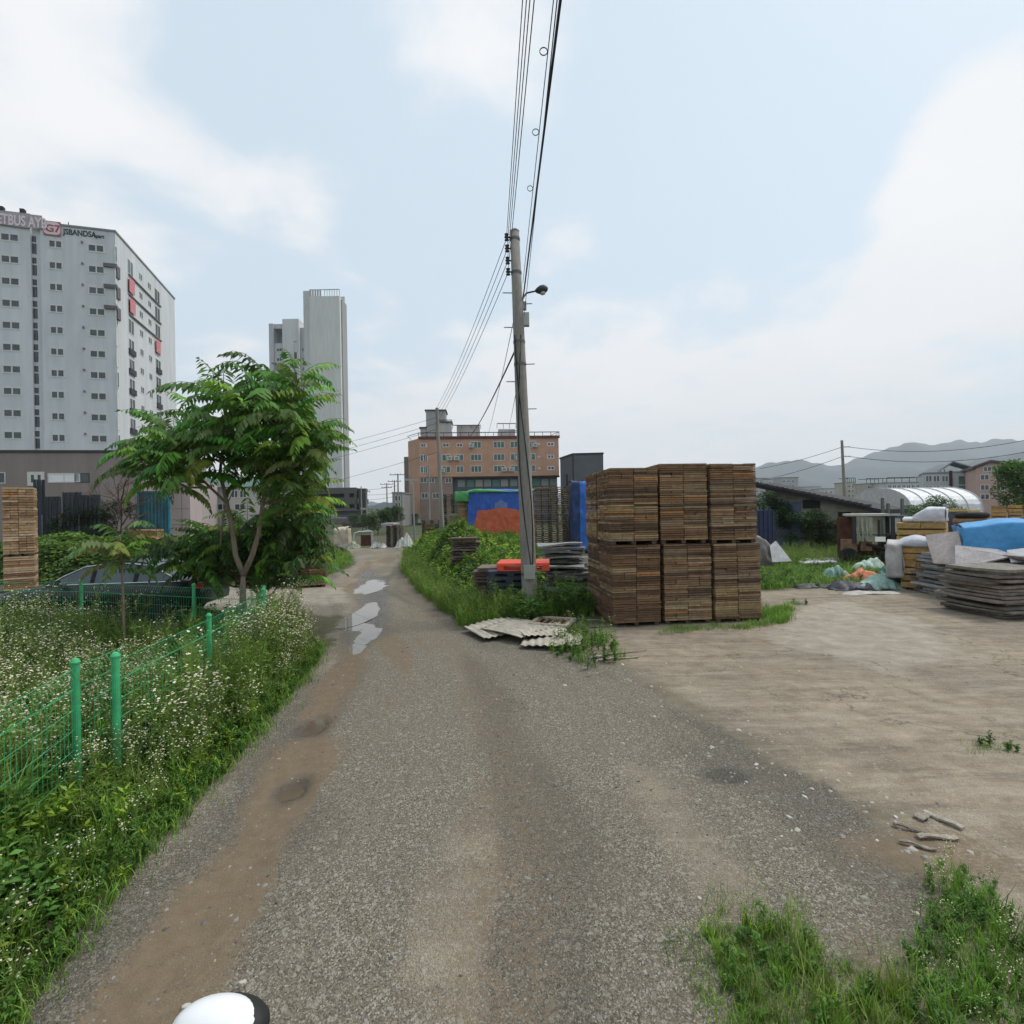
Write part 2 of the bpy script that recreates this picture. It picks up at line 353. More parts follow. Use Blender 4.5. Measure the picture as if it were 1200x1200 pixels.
def ground_mat():
    m = bpy.data.materials.new('ground_mix'); m.use_nodes = True; t = m.node_tree; pb = t.nodes['Principled BSDF']; lk = t.links.new
    geo = nn('ShaderNodeNewGeometry', t)
    def noise(s, d=5, r=.6, vec=None, out=0):
        n = nn('ShaderNodeTexNoise', t); n.inputs['Scale'].default_value = s; n.inputs['Detail'].default_value = d; n.inputs['Roughness'].default_value = r
        lk(vec or geo.outputs['Position'], n.inputs[0]); return n.outputs[out]
    def vor(s, feat='F1', out='Color'):
        n = nn('ShaderNodeTexVoronoi', t); n.feature = feat; n.inputs['Scale'].default_value = s; lk(geo.outputs['Position'], n.inputs[0]); return n.outputs[out]
    def mr(v, a, b, c=0, d=1):
        n = nn('ShaderNodeMapRange', t); lk(v, n.inputs[0]); n.inputs[1].default_value = a; n.inputs[2].default_value = b; n.inputs[3].default_value = c; n.inputs[4].default_value = d; return n.outputs[0]
    def mix(f, a, b, bt='MIX'):
        n = nn('ShaderNodeMixRGB', t, blend_type=bt)
        for i, v in enumerate((f, a, b)):
            if hasattr(v, 'links'): lk(v, n.inputs[i])
            else: n.inputs[i].default_value = v if i == 0 else (*v, 1)
        return n.outputs[0]
    def ma(op, a, b):
        n = nn('ShaderNodeMath', t, operation=op)
        for i, v in enumerate((a, b)):
            if hasattr(v, 'links'): lk(v, n.inputs[i])
            else: n.inputs[i].default_value = v
        return n.outputs[0]
    def attr(nm):
        a = nn('ShaderNodeAttribute', t); a.attribute_name = nm; s = nn('ShaderNodeSeparateXYZ', t); lk(a.outputs['Vector'], s.inputs[0]); return s.outputs
    m1, m2, m3 = attr('m1'), attr('m2'), attr('m3')
    sp = nn('ShaderNodeSeparateColor', t); lk(vor(105), sp.inputs[0])
    sp2 = nn('ShaderNodeSeparateColor', t); lk(vor(42), sp2.inputs[0])
    # aggregate
    agg = mix(sp.outputs[0], (.062, .054, .040), (.262, .232, .172))
    agg = mix(mr(sp.outputs[1], .86, .9), agg, (.38, .36, .31))
    agg = mix(mr(sp2.outputs[1], .93, .95), agg, (.32, .30, .25))
    agg = mix(mr(noise(1.6), .3, .7, .05, .5), agg, (.175, .148, .11))
    agg = mix(ma('MULTIPLY', m3[0], .38), agg, (.055, .053, .048))
    dirtn = noise(3.5, 8, .65)
    dirt = mix(mr(dirtn, .3, .7), (.22, .175, .12), (.45, .38, .28))
    dirt = mix(mr(noise(.55, 4), .42, .62, 0, .5), dirt, (.15, .125, .095))
    mpd = nn('ShaderNodeMapping', t); mpd.inputs['Rotation'].default_value = (0, 0, R(35)); mpd.inputs['Scale'].default_value = (.45, 3.4, 1); lk(geo.outputs['Position'], mpd.inputs[0])
    sn = noise(1.3, 9, .72, mpd.outputs[0]); dirt = mix(mr(sn, .50, .64, 0, .55), dirt, (.47, .42, .335)); dirt = mix(mr(sn, .46, .36, 0, .6), dirt, (.12, .10, .078))
    dirt = mix(mr(sp.outputs[2], .8, .92, 0, .35), dirt, (.10, .088, .07))
    dirt = mix(mr(sp2.outputs[0], .90, .95, 0, .5), dirt, (.38, .345, .29))
    dirt = mix(mr(noise(60, 3), .35, .65, 0, .35), dirt, (.19, .155, .12))
    mudc = mix(noise(9, 6), (.105, .074, .044), (.22, .165, .108))
    conc = mix(mr(noise(2.6, 8, .7), .3, .7), (.21, .185, .15), (.40, .36, .29))
    soil = mix(noise(5, 6), (.045, .05, .025), (.12, .11, .06))
    nB = noise(1.4, 7, .7)
    yfac = ma('MULTIPLY', m1[1], 1.0)
    c = mix(yfac, soil, dirt)
    rf = mr(ma('ADD', m1[0], ma('MULTIPLY', ma('SUBTRACT', noise(11, 5, .7), .5), .9)), .35, .62)
    c = mix(rf, c, agg)
    df = mr(ma('ADD', m2[0], ma('MULTIPLY', ma('SUBTRACT', nB, .5), 1.3)), .25, .95, 0, .8)
    c = mix(ma('MULTIPLY', ma('MULTIPLY', df, m1[0]), .8), c, dirt)
    cf = mr(ma('ADD', m2[1], ma('MULTIPLY', ma('SUBTRACT', noise(1.7, 8, .8), .5), 2.6)), .35, .9, 0, .85)
    c = mix(cf, c, conc)
    mf = mr(ma('ADD', ma('ADD', m1[2], ma('MULTIPLY', ma('SUBTRACT', noise(6, 6, .75), .5), 1.1)), ma('MULTIPLY', ma('SUBTRACT', sp2.outputs[2], .5), .55)), .3, .8, 0, .88)
    c = mix(mf, c, mudc)
    ck = nn('ShaderNodeTexVoronoi', t); ck.feature = 'DISTANCE_TO_EDGE'; ck.inputs['Scale'].default_value = .8
    wv = nn('ShaderNodeVectorMath', t, operation='ADD'); lk(geo.outputs['Position'], wv.inputs[0]); lk(noise(2.5, 5, .6, out=1), wv.inputs[1]); lk(wv.outputs[0], ck.inputs[0])
    crk = ma('MULTIPLY', mr(ck.outputs['Distance'], .0, .022, 1, 0), ma('MULTIPLY', yfac, mr(noise(.7, 2), .5, .6)))
    c = mix(ma('MULTIPLY', crk, .7), c, (.07, .06, .045))
    wf = mr(ma('ADD', m2[2], ma('MULTIPLY', ma('SUBTRACT', noise(7, 5), .5), .5)), .15, .6)
    c = mix(ma('MULTIPLY', wf, .62), c, (.04, .036, .03))
    lk(c, pb.inputs['Base Color'])
    lk(mr(wf, 0, 1, .93, .22), pb.inputs['Roughness']); pb.inputs['Specular IOR Level'].default_value = .35
    bh = ma('ADD', ma('MULTIPLY', vor(95, out='Distance'), -1.0), ma('MULTIPLY', noise(35, 4), .5))
    bu = nn('ShaderNodeBump', t); bu.inputs['Distance'].default_value = .012; lk(bh, bu.inputs['Height'])
    st = ma('MULTIPLY', mr(mf, 0, 1, 1, .35), mr(cf, 0, 1, 1, .3)); lk(ma('MULTIPLY', st, .85), bu.inputs['Strength']); lk(bu.outputs[0], pb.inputs['Normal'])
    return m
M['ground'] = ground_mat()
gmesh('road', inr); gmesh('yard', iny & ~inr); gmesh('verge', ~inr & ~iny)
M['field'] = mat('field', (.06, .075, .03), .95, .12, .5, fine=.4, bs=2)
b_ = MB()
for x0, x1, y0, y1 in ((-4000, 4000, 59.6, 4000), (-4000, -44.6, -4000, 59.6), (44.6, 4000, -4000, 59.6), (-44.6, 44.6, -4000, .35)):
    b_.quad((x0, y0, -.02), (x1, y0, -.02), (x1, y1, -.02), (x0, y1, -.02))
kind(b_.build('ground', M['field']), 'structure')
# puddles
M['water'] = mat('muddy_water', (.13, .105, .075), .03, 2, .2, spec=.6)
for i, (px, py, a, b) in enumerate(puddles):
    q = MB(); n = 40; z = -.014-.003*(i-2) if i > 1 else float(ground_z(np.array([px]), np.array([py]))[0])+.027
    q.v = [(px+a*1.8*math.cos(2*math.pi*k/n), py+b*1.8*math.sin(2*math.pi*k/n), z) for k in range(n)]; q.face(tuple(range(n)))
    kind(q.build('puddle', M['water']), 'structure')

# hills
def hills(name, prof, D, depth, seed):
    q = MB(); us = np.arange(prof[0][0], prof[-1][0]+1, 6.0); ph = np.interp(us, [p[0] for p in prof], [p[1] for p in prof])
    rows = 14; V = []
    for j in range(rows+6):
        t = j/rows; Y = D-depth*(1-t)
        for px, py in zip(us, ph):
            py = py+1.2*math.sin(px*.11+seed)+.8*math.sin(px*.31+seed*2)
            a, b = ray(px, py); top = b*D+CH; h = top*(t**.8 if t <= 1 else max(0, 1-(t-1)*3.0))
            sx = a*D*(.75+.25*min(t, 1.3)); h *= 1+.10*math.sin(px*.05+j*.9+seed)*(1 if t < .95 else 0)
            V.append((a*Y, Y, max(h, -1) if 0 < j else -1))
    nu = len(us)
    q.v = V
    for j in range(rows+5):
        for i in range(nu-1): q.face((j*nu+i, j*nu+i+1, (j+1)*nu+i+1, (j+1)*nu+i))
    return kind(q.build(name, M['hill'], smooth=True), 'structure')
hills('hills', [(-500, 592), (200, 590), (420, 590), (700, 580), (860, 556), (890, 548), (935, 539), (952, 543), (985, 545), (1005, 538), (1042, 528), (1072, 518), (1085, 520), (1105, 520), (1128, 516), (1150, 521), (1200, 515), (1400, 520), (1900, 560)], 2600, 900, 1)
hills('hills', [(980, 592), (1030, 575), (1070, 560), (1100, 548), (1140, 541), (1180, 533), (1230, 524), (1400, 515), (1900, 540)], 1500, 500, 4)
hills('hills', [(300, 602), (400, 599), (430, 594), (452, 587), (465, 588), (480, 596), (520, 602)], 1000, 200, 2)

# ================================================================ buildings
WC = {}
def window(root, x, y, z, w_, h, face='f', panes=2, frame='frame', glass='glass', fr=.07, proud=.04, sill=False):
    """a window on a wall of root's local frame; face f: wall looks to -y, r: to +x, l: to -x"""
    key = (round(w_, 2), round(h, 2), panes, frame, glass, fr)
    if key not in WC:
        f = MB(); p = MB()
        f.b(-w_/2, w_/2, -proud, .02, h/2-fr, h/2); f.b(-w_/2, w_/2, -proud, .02, -h/2, -h/2+fr)
        for i in range(panes+1):
            xx = -w_/2+i*(w_-fr)/panes; f.b(xx, xx+fr, -proud+.003, .02, -h/2+fr, h/2-fr)
        p.b(-w_/2+fr*.5, w_/2-fr*.5, -.012, .018, -h/2+fr*.5, h/2-fr*.5)
        WC[key] = (f.mesh('window', M[frame]), p.mesh('pane', M[glass]))
    rz = {'f': 0, 'r': math.pi/2, 'l': -math.pi/2}[face]
    o = put('window', WC[key][0], root, (x, y, z), rz); put('pane', WC[key][1], o); return o
def hit(px, C, rz):                   # local x on the front line through C where pixel column px meets it
    a = (px-600)/600; c, s = math.cos(rz), math.sin(rz); return (a*C[1]-C[0])/(c-a*s)
def hity(px, C, rz):                  # the same along the local +y side wall
    return hit(px, C, rz+math.pi/2)
def text(name, body, size, loc, parent, col, rot=(math.pi/2, 0, 0), ext=.01, sx=1, bold=0):
    c = bpy.data.curves.new(name, 'FONT'); c.body = body; c.size = size; c.extrude = ext; c.offset = bold; c.align_x = 'LEFT'
    c.materials.append(col); o = bpy.data.objects.new(name, c); COL.objects.link(o); o.parent = parent; o.location = loc; o.rotation_euler = rot; o.scale.x = sx; return o
def flat(name, rgb, rough=.7): return mat(name, rgb, rough, 3, .05, tint=False)

# white apartment tower block, left
rz = R(16); C = P(137, 400, 71); C.z = 0
ap = thing('apartment_building', 'long white apartment block with a red roof banner at the far left', 'apartment building', C, rz)
HT = Z(137, 272, 71); wall = (.60, .625, .645)
q = MB(); q.tint = wall
xl = hit(41, C, rz); xr = hit(53, C, rz)
Hl = HT+.9
q.b(-34, xl, .0, 23, 0, Hl); q.b(xl, xr, .4, 22.9, 0, Hl-1.3); q.b(xr, 0, 0, 23, 0, HT)
q.build('wall', M['paintwall'], ap)
q = MB(); q.tint = (.27, .28, .29); q.b(xr-.05, .12, -.12, .25, HT, HT+.25); q.b(-.25, .12, .25, 23.1, HT, HT+.25); q.b(-34, xl+.08, -.12, .25, Hl, Hl+.22)
q.build('parapet_cap', M['paintwall'], ap)
zr = [Z(118, 291.5+24.75*k, 70.5) for k in range(14)]
xa, xb, xc = hit(17, C, rz), hit(70.5, C, rz), hit(118, C, rz)
for k in range(14):
    z = zr[k]
    if z < 1: break
    for x_, w_ in ((xa, 2.1), (xb, 1.65), (xc, 2.0)): window(ap, x_, 0, z+(.25 if x_ == xa else 0), w_, 1.12, panes=2, fr=.16)
    window(ap, xa-7.5, 0, z+.25, 2.1, 1.12, panes=2, fr=.16)
    xs_ = xr-1.05
    window(ap, xs_, .4, z+.55, .75, .75, panes=1, fr=.06, frame='dark'); window(ap, xs_, .4, z-.75, .8, 1.35, panes=1, fr=.06, frame='dark')
q = MB(); q.tint = (.18, .18, .18)
for k in range(13): q.b(hit(101, C, rz), hit(103, C, rz), -.2, 0, zr[k]+.5, zr[k]+.75)
q.build('vent', M['paintwall'], ap)
# side wall windows
for k in range(13):
    z = zr[k]-.1
    if z < 2: break
    y0 = hity(141, C, rz); window(ap, 0, y0, z-.4, .7, 2.3, 'r', 1, fr=.12, glass='frame' if k % 3 else 'glass')
    for px, w_ in ((157.5, 1.9), (188.5, 2.2)): window(ap, 0, hity(px, C, rz), z-.2, w_, 2.2, 'r', 2, fr=.12)
    for px in (169.5, 179.5): window(ap, 0, hity(px, C, rz), z+.1, 1.3, 1.1, 'r', 2, fr=.12)
q = MB(); q.tint = (.12, .12, .13)
for k in (4, 5, 6, 7, 8):
    for px in (157.5, 188.5):
        y0 = hity(px, C, rz); q = MB(); q.tint = (.9, .9, 1); q.b(.02, .25, y0-1, y0+1, zr[k]-1.55, zr[k]-.75); q.build('balcony_rail', M['dark'], ap)
q = MB(); q.tint = (.15, .14, .145)
for py in (312, 336.5, 361):
    z0 = Z(135, py, 71); xx = hit(127, C, rz); q.b(xx, .2, -.25, 0, z0-.25, z0+.25); q.b(.0, .2, 0, .9, z0-1.5, z0+.15)
for i in range(3):
    z0 = zr[i+1]+.35; y0, y1 = hity(155, C, rz), hity(192, C, rz); q.b(.02, .2, y0, y1, z0+.9, z0+1.1)
q.build('ledge', M['paintwall'], ap)
q = MB(); q.tint = (.62, .22, .24)
for z0, px in ((zr[1], 157), (zr[2], 157.5), (zr[3], 187)):
    y0 = hity(px, C, rz); q.b(.26, .3, y0-.9, y0+.9, z0-1.2, z0+.9)
q.build('balcony_banner', M['cloth'], ap)
# roof banners and lettering
px0 = hit(57, C, rz); px1 = hit(77.5, C, rz); zt, zb = Z(67, 264.5, 70), Z(67, 281, 70)
q = MB(); q.tint = (.42, .14, .17); q.b(px0, px1, -.12, -.04, zb, zt); sg = q.build('sign', M['signtext'], ap)
q = MB(); q.tint = (.72, .62, .64); cx_, cz_ = (px0+px1)/2, (zt+zb)/2
def rr(w_, h, r, n=6): return [(math.copysign(w_-r, a)+r*math.cos(t), math.copysign(h-r, b)+r*math.sin(t)) for (a, b, t0) in ((1, 1, 0), (-1, 1, 90), (-1, -1, 180), (1, -1, 270)) for t in [R(t0+90*k/n) for k in range(n+1)]]
q.prism(rr(.95, .85, .55), lambda p: (cx_+p[0], -.12, cz_+p[1]), lambda p: (cx_+p[0], -.16, cz_+p[1])); q.build('emblem', M['signtext'], sg)
red = flat('sign_red', (.42, .08, .12)); textm = flat('sign_dark', (.05, .05, .06)); pink = flat('sign_pink', (.75, .66, .68))
text('lettering', 'G7', 1.35, (cx_-.72, -.18, cz_-.48), sg, red, bold=.03)
x0 = hit(80, C, rz); text('lettering', 'JSBANDSA', 1.05, (x0, -.03, Z(85, 277, 70)), ap, textm, sx=.78, bold=.03)
x0 = hit(115, C, rz); text('lettering', 'apart', .7, (x0+.1, -.03, Z(115, 279, 70.5)), ap, textm, sx=.8, bold=.02)
q = MB(); q.tint = (.40, .35, .38); xB0, xB1 = -34, hit(56.5, C, rz)
n = 14
for i in range(n):
    a0 = xB0+(xB1-xB0)*i/n; a1 = xB0+(xB1-xB0)*(i+1)/n
    f0, f1 = [.25*math.sin(5*t/n)+.12*math.sin(2.1*t) for t in (i, i+1)]
    q.quad((a0, -.25, Hl-1.95-f0), (a1, -.25, Hl-1.95-f1), (a1, -.2, Hl+.1), (a0, -.2, Hl+.1))
bn = q.build('banner', M['cloth'], ap)
text('lettering', 'CETBUS AYB', 1.9, (hit(-5, C, rz), -.29, Hl-1.6), bn, pink, sx=.58, bold=.05)
q = MB(); q.tint = (.1, .1, .1)
for px in (5, 30): xx = hit(px, C, rz); q.b(xx-.25, xx+.25, .3, .8, Hl+.2, Hl+1.0)
q.b(hit(67, C, rz)-.04, hit(67, C, rz)+.04, 4, 4.08, HT, HT+2.6)
q.build('roof_equipment', M['dark'], ap)

# tall tower
D = 150; C = P(358, 560, D); C.z = 0
tw = thing('tower_block', 'tall blank pale concrete tower behind the green tree', 'apartment tower', C, 0)
Ht = Z(380, 347, D); wd = X(401.5, D, 345)-X(358, D, 345)
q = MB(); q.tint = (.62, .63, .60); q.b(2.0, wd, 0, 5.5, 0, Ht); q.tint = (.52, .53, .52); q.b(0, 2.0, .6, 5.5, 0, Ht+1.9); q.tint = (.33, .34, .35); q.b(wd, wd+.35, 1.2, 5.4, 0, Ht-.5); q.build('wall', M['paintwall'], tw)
q = MB(); q.tint = (.46, .46, .46)
for i in range(13):
    xx = 2.1+(wd-2.2)*i/12
    if i != 5: q.b(xx, xx+(.12 if i > 4 else .5), .05, .2, Ht, Ht+1.9)
q.b(2.0, wd, .02, .22, Ht+1.85, Ht+2.05); q.b(2.1, wd-.1, 5, 5.2, Ht, Ht+1.9)
q.build('roof_screen', M['paintwall'], tw)
D = 158; C = P(318, 560, D); C.z = 0
tb = thing('stepped_tower', 'lower stepped white tower standing just left of the tall blank one', 'apartment tower', C, 0)
wa = X(334.5, D)-X(318, D); wb = X(353.5, D)-X(318, D); wc = X(361, D)-X(318, D); h1, h2, h3 = Z(326, 379, D), Z(345, 374, D), Z(355, 383, D)
q = MB(); q.tint = (.48, .49, .51); q.b(0, 1.4, 0, 8, 0, h1); q.b(1.4, wa, .5, 8, 0, h1-6); q.b(1.4, wa, .5, 8, h1-1.4, h1); q.b(wa-.5, wa, .5, 8, h1-6, h1-1.4); q.tint = (.62, .62, .62); q.b(wa, wb-1.6, -.3, 8, 0, h2); q.b(wb-.7, wb, -.3, 8, 0, h2); q.b(wb-1.6, wb-.7, -.1, 8, 0, h2-7); q.b(wb-1.6, wb-.7, -.3, 8, h2-6.9, h2); q.tint = (.45, .46, .48); q.b(wb, wc, .7, 8, 0, h3); q.build('wall', M['paintwall'], tb)
for k in range(14):
    z = h1-8-3*k
    window(tb, (1.4+wa)/2, .5, z, 1.6, 1.1, fr=.1); window(tb, wb-1.15, -.1, z-2, .8, 1.9, panes=1, frame='dark', fr=.05); window(tb, (wb+wc)/2, .7, z, 1.0, 1.3, fr=.1)

# brown low building
D = 45; C = P(-40, 528, D); C.z = 0; rz = R(9)
bb = thing('warehouse', 'long brown flat roofed building in front of the white apartment block', 'building', C, rz)
wl = hit(166, C, rz); hz = Z(60, 530, 45.8)
q = MB(); q.tint = (.27, .225, .21); q.b(-6, wl, 0, 14, 0, hz); q.build('wall', M['paintwall'], bb)
q = MB(); q.tint = (.055, .05, .05); q.b(-6.1, wl+.1, -.1, 14.1, hz, hz+.22); q.build('roof_edge', M['paintwall'], bb)
y_ = lambda px: C.y+hit(px, C, rz)*math.sin(rz)
window(bb, hit(43, C, rz), 0, Z(43, 561, y_(43)), 1.35, 1.25, fr=.28); window(bb, hit(76, C, rz), 0, Z(76, 560, y_(76)), 2.6, .85, panes=2, glass='white', fr=.1)
window(bb, hit(97, C, rz), 0, Z(97, 560, y_(97)), 1.2, .85, panes=1, fr=.05, frame='dark'); window(bb, hit(-1, C, rz), 0, Z(-1, 560, y_(0)), 1.1, 1.0)
# pink wall block
D = 52; C = P(184, 590, D); C.z = 0; rz = R(14)
pk = thing('low_building', 'pale pink block wall building behind the tree crown', 'building', C, rz)
wl = hit(223, C, rz); hz = Z(200, 561, D); q = MB(); q.tint = (.42, .36, .35); q.b(-5, wl, 0, 9, 0, hz)
q.build('wall', M['paintwall'], pk)
q = MB(); q.tint = (.2, .19, .19)
for z in (1.8, 3.4, 5): q.b(0, wl, -.02, 0, z, z+.05)
for x in (.5, 2.2): q.b(x, x+.04, -.022, 0, 1, hz)
q.build('joint', M['paintwall'], pk)
# green roofed house
D = 62; C = P(223, 590, D); C.z = 0
gh = thing('house', 'two storey pale house with a green roof behind the tree trunks', 'house', C, 0)
wl = X(318, D)-C.x; hz = Z(260, 571, D)
q = MB(); q.tint = (.50, .49, .46); q.b(0, wl, 0, 9, 0, hz); q.build('wall', M['paintwall'], gh)
q = MB(); q.tint = (.09, .16, .13); q.prism([(0, 0), (9.8, 0), (4.9, 1.5)], lambda p: (-.4, p[0]-.4, hz+p[1]), lambda p: (wl+.4, p[0]-.4, hz+p[1])); q.build('roof', M['sheet'], gh)
for px in (234, 243, 266, 276, 286): window(gh, X(px, D)-C.x, 0, Z(px, 579, D), .85, .9, fr=.08)
for px in (233, 262, 282): window(gh, X(px, D)-C.x, 0, Z(px, 594, D), 1.3, .8, fr=.08)
# parking building
D = 140; C = P(360, 590, D); C.z = 0
pb_ = thing('parking_building', 'grey two deck building with dark openings at the foot of the tower', 'parking building', C, 0)
wl = X(418.5, D)-C.x; z0, z1, z2, z3, z4 = [Z(400, p, D) for p in (571.5, 578.5, 583, 591, 595.5)]
q = MB(); q.tint = (.34, .34, .34); q.b(0, wl, 0, .6, z1, z0); q.b(0, wl, 0, .6, z3, z2); q.b(0, wl, 0, .6, 0, z4)
for a, b in ((404.5, 410), (416, 418.5)): q.b(X(a, D)-C.x, X(b, D)-C.x, 0, .6, z4, z3); q.b(X(a, D)-C.x, X(b, D)-C.x, 0, .6, z2, z1)
q.b(0, .8, 0, .6, z4, z3); q.b(0, .8, 0, .6, z2, z1); q.b(0, wl, .6, 12, z0-.4, z0-.1); q.b(0, wl, .6, 12, z3+.2, z2-.3); q.build('wall', M['concrete'], pb_)
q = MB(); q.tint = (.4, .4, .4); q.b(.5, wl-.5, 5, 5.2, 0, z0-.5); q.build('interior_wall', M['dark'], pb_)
q = MB(); q.b(wl+.6, wl+2.6, 0, 1.6, z4, z0-.3, (.2, .22, .24)); q.build('stair_cage', M['steel'], pb_)
# canopy
D = 95; C = P(388, 600, D); C.z = 0; wl = X(431, D)-C.x; z0, z1, z2 = Z(410, 597.5, D), Z(410, 607, D), Z(410, 613, D)
cn = thing('shelter', 'wide shed with a curved pale metal canopy roof beyond the road end', 'shed', C, 0)
q = MB()
for i in range(6):
    t0, t1 = i/6, (i+1)/6; q.quad((0, -t0*0, z1+(z0-z1)*math.sin(t0*1.57)), (wl, 0, z1+(z0-z1)*math.sin(t0*1.57)), (wl, t1*4, z1+(z0-z1)*math.sin(t1*1.57)), (0, t1*4, z1+(z0-z1)*math.sin(t1*1.57)), (.42, .44, .46))
q.v = [(x, y, z) for x, y, z in q.v]; q.build('roof', M['sheet'], cn)
q = MB(); q.b(-.3, wl+.2, -.3, 0, z2, z1, (.17, .15, .14)); q.build('fascia', M['sheet'], cn)
q = MB()
for x in (0, wl*.5, wl-.4): q.b(x, x+.35, .1, .4, 0, z2, (.2, .18, .17))
q.b(0, wl, 6, 6.2, 0, z2, (.16, .12, .10)); q.build('post', M['sheet'], cn)

# brick apartment building, centre
rz = R(3.5); C = P(492, 560, 116); C.z = 0
ab = thing('apartment_building', 'brown brick apartment building with dark roof railing behind the poles', 'apartment building', C, rz)
wl = hit(656, C, rz); hz = Z(492, 513.5, 116); D = 116
brick = (.52, .30, .20)
zl = [Z(540, p, 118) for p in (522.5, 537, 550.5)]
z4 = Z(540, 559, 118); z5 = Z(540, 571, 118)
q = MB(); q.tint = brick; q.b(0, wl, 0, 16, z4, hz)
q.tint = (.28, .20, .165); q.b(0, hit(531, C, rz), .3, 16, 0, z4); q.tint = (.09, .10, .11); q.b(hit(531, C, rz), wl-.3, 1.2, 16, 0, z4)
q.build('wall', M['brickwall'], ab)
# receding left wing seen at an angle
xw = -3.2
q = MB(); q.tint = (.47, .28, .19); q.prism([(0, 0), (xw, 5), (xw, 22), (0, 22)], lambda p: (p[0], p[1]+.01, 2.5), lambda p: (p[0], p[1]+.01, hz-.02)); q.b(xw-1.6, xw-.02, 9, 22, 0, hz-3.2, (.22, .2, .19)); q.build('side_wing', M['brickwall'], ab)
q = MB(); q.tint = (.13, .045, .04); q.b(-.2, wl+.25, -.25, 0, hz-.25, hz+.35); q.build('cornice', M['brickwall'], ab)
q = MB(); q.tint = (.055, .038, .034); zt = Z(492, 507.3, 116)
q.b(-.2, wl+.2, -.16, -.04, zt-.12, zt+.05)
for i in range(18):
    xx = -.1+(wl+.2)*i/17; q.b(xx-.06, xx+.06, -.14, -.06, hz+.35, zt-.12)
q.tube([(-.1, 0, zt), (xw-.1, 5, zt)], .07, 4); q.tube([(xw-.1, 5, zt), (xw-.1, 20, zt)], .07, 4); q.tube([(wl+.1, 0, zt), (wl+.1, 15, zt)], .07, 4); q.tube([(wl-3.5, 9, hz+.4), (wl, 0, zt)], .06, 4)
q.build('railing', M['sheet'], ab)
cols = [(487, 1.6), (499.5, 1.1), (524, 1.9), (540, 1.7), (559, 2.5), (586, 2.6), (604, 1.9), (624, 1.8), (646.5, 1.6)]
AC = MB(); AC.b(-.55, .55, -.75, -.05, -.45, .45, (.62, .62, .58)); AC.b(-.35, .35, -.78, -.75, -.3, .3, (.25, .25, .24)); acm = AC.mesh('air_conditioner', M['plastic'])
for r_, z in enumerate(zl):
    for i, (px, w_) in enumerate(cols):
        x_ = hit(px, C, rz)
        if x_ < .9: x_ = .95+.0; 
        if i == 8: window(ab, x_, 0, z, 1.7, .95, fr=.22); continue
        if r_ == 0 and i < 4: window(ab, x_, 0, z, w_*.8, .9, fr=.14); continue
        window(ab, x_, 0, z, w_, 1.55, panes=3 if w_ > 2 else 2, glass='greenglass', fr=.12)
        if (i*7+r_*3) % 4 < 2 and w_ > 1.6: put('air_conditioner', acm, ab, (x_+(w_*.42 if (i+r_) % 2 else -w_*.42), -.06, z-.2))
for z in zl: window(ab, hit(633, C, rz), 0, z, .5, .45, panes=1, fr=.1, glass='frame')
for i, px in enumerate((497, 506, 526)): window(ab, hit(px, C, rz), .3, Z(px, 563, 117), 1.5, 1.2, fr=.1)
for i, px in enumerate((498, 511)): window(ab, hit(px, C, rz), .3, Z(px, 581, 117), 1.5, 1.3, fr=.1)
q = MB(); q.tint = (.05, .055, .06); q.b(hit(531, C, rz), wl+.1, -.1, 1.2, z4-.4, z4-.05); q.build('awning', M['dark'], ab)
q = MB()
for i, px in enumerate((541, 552, 562, 572, 582, 592, 603, 630, 640, 650)):
    xx = hit(px, C, rz); q.b(xx-.8, xx+.8, 1.1, 1.2, z4-2.3, z4-.7, ((.22, .26, .25), (.06, .2, .17), (.30, .31, .30))[i % 3]); q.build('shop_sign', M['plastic'], ab); q = MB()
def rtop(name, a, b, py, dy, dd, col, mtl='paintwall', cap=True):
    x0, x1 = hit(a, C, rz), hit(b, C, rz); z = Z(a, py, 116+dy); q = MB(); q.b(x0, x1, dy, dy+dd, hz, z, col); o = q.build(name, M[mtl], ab)
    if cap:
        q = MB(); q.b(x0-.25, x1+.25, dy-.25, dy+dd+.25, z, z+.3, (.10, .07, .07)); q.build('roof_cap', M['paintwall'], o)
rtop('water_tank_room', 499.5, 523, 481.5, 3, 5, (.36, .37, .37)); rtop('rooftop_room', 492.5, 499, 502, 3, 4, (.33, .34, .34)); rtop('rooftop_room', 514, 530, 495, 2.2, 3, (.42, .43, .43)); rtop('rooftop_room', 536, 564, 498, 4, 5, (.36, .37, .37), cap=False)
rtop('stair_room', 586, 606, 502, 2, 5, (.40, .41, .42), cap=False)
q = MB()
for a, b, py, dy, h in ((514, 531, 492, 2, .9), (531, 565, 496.5, 3.6, .9), (584.5, 607, 495.5, 1.8, 1.2)):
    x0, x1 = hit(a, C, rz), hit(b, C, rz); z = Z(a, py, 118); q.b(x0, x1, dy, dy+.08, z-.1, z+.08)
    for t in (0, .33, .66, 1): xx = x0+(x1-x0)*t; q.b(xx-.05, xx+.05, dy+.01, dy+.07, z-h, z-.1)
q.build('rooftop_railing', M['dark'], ab)

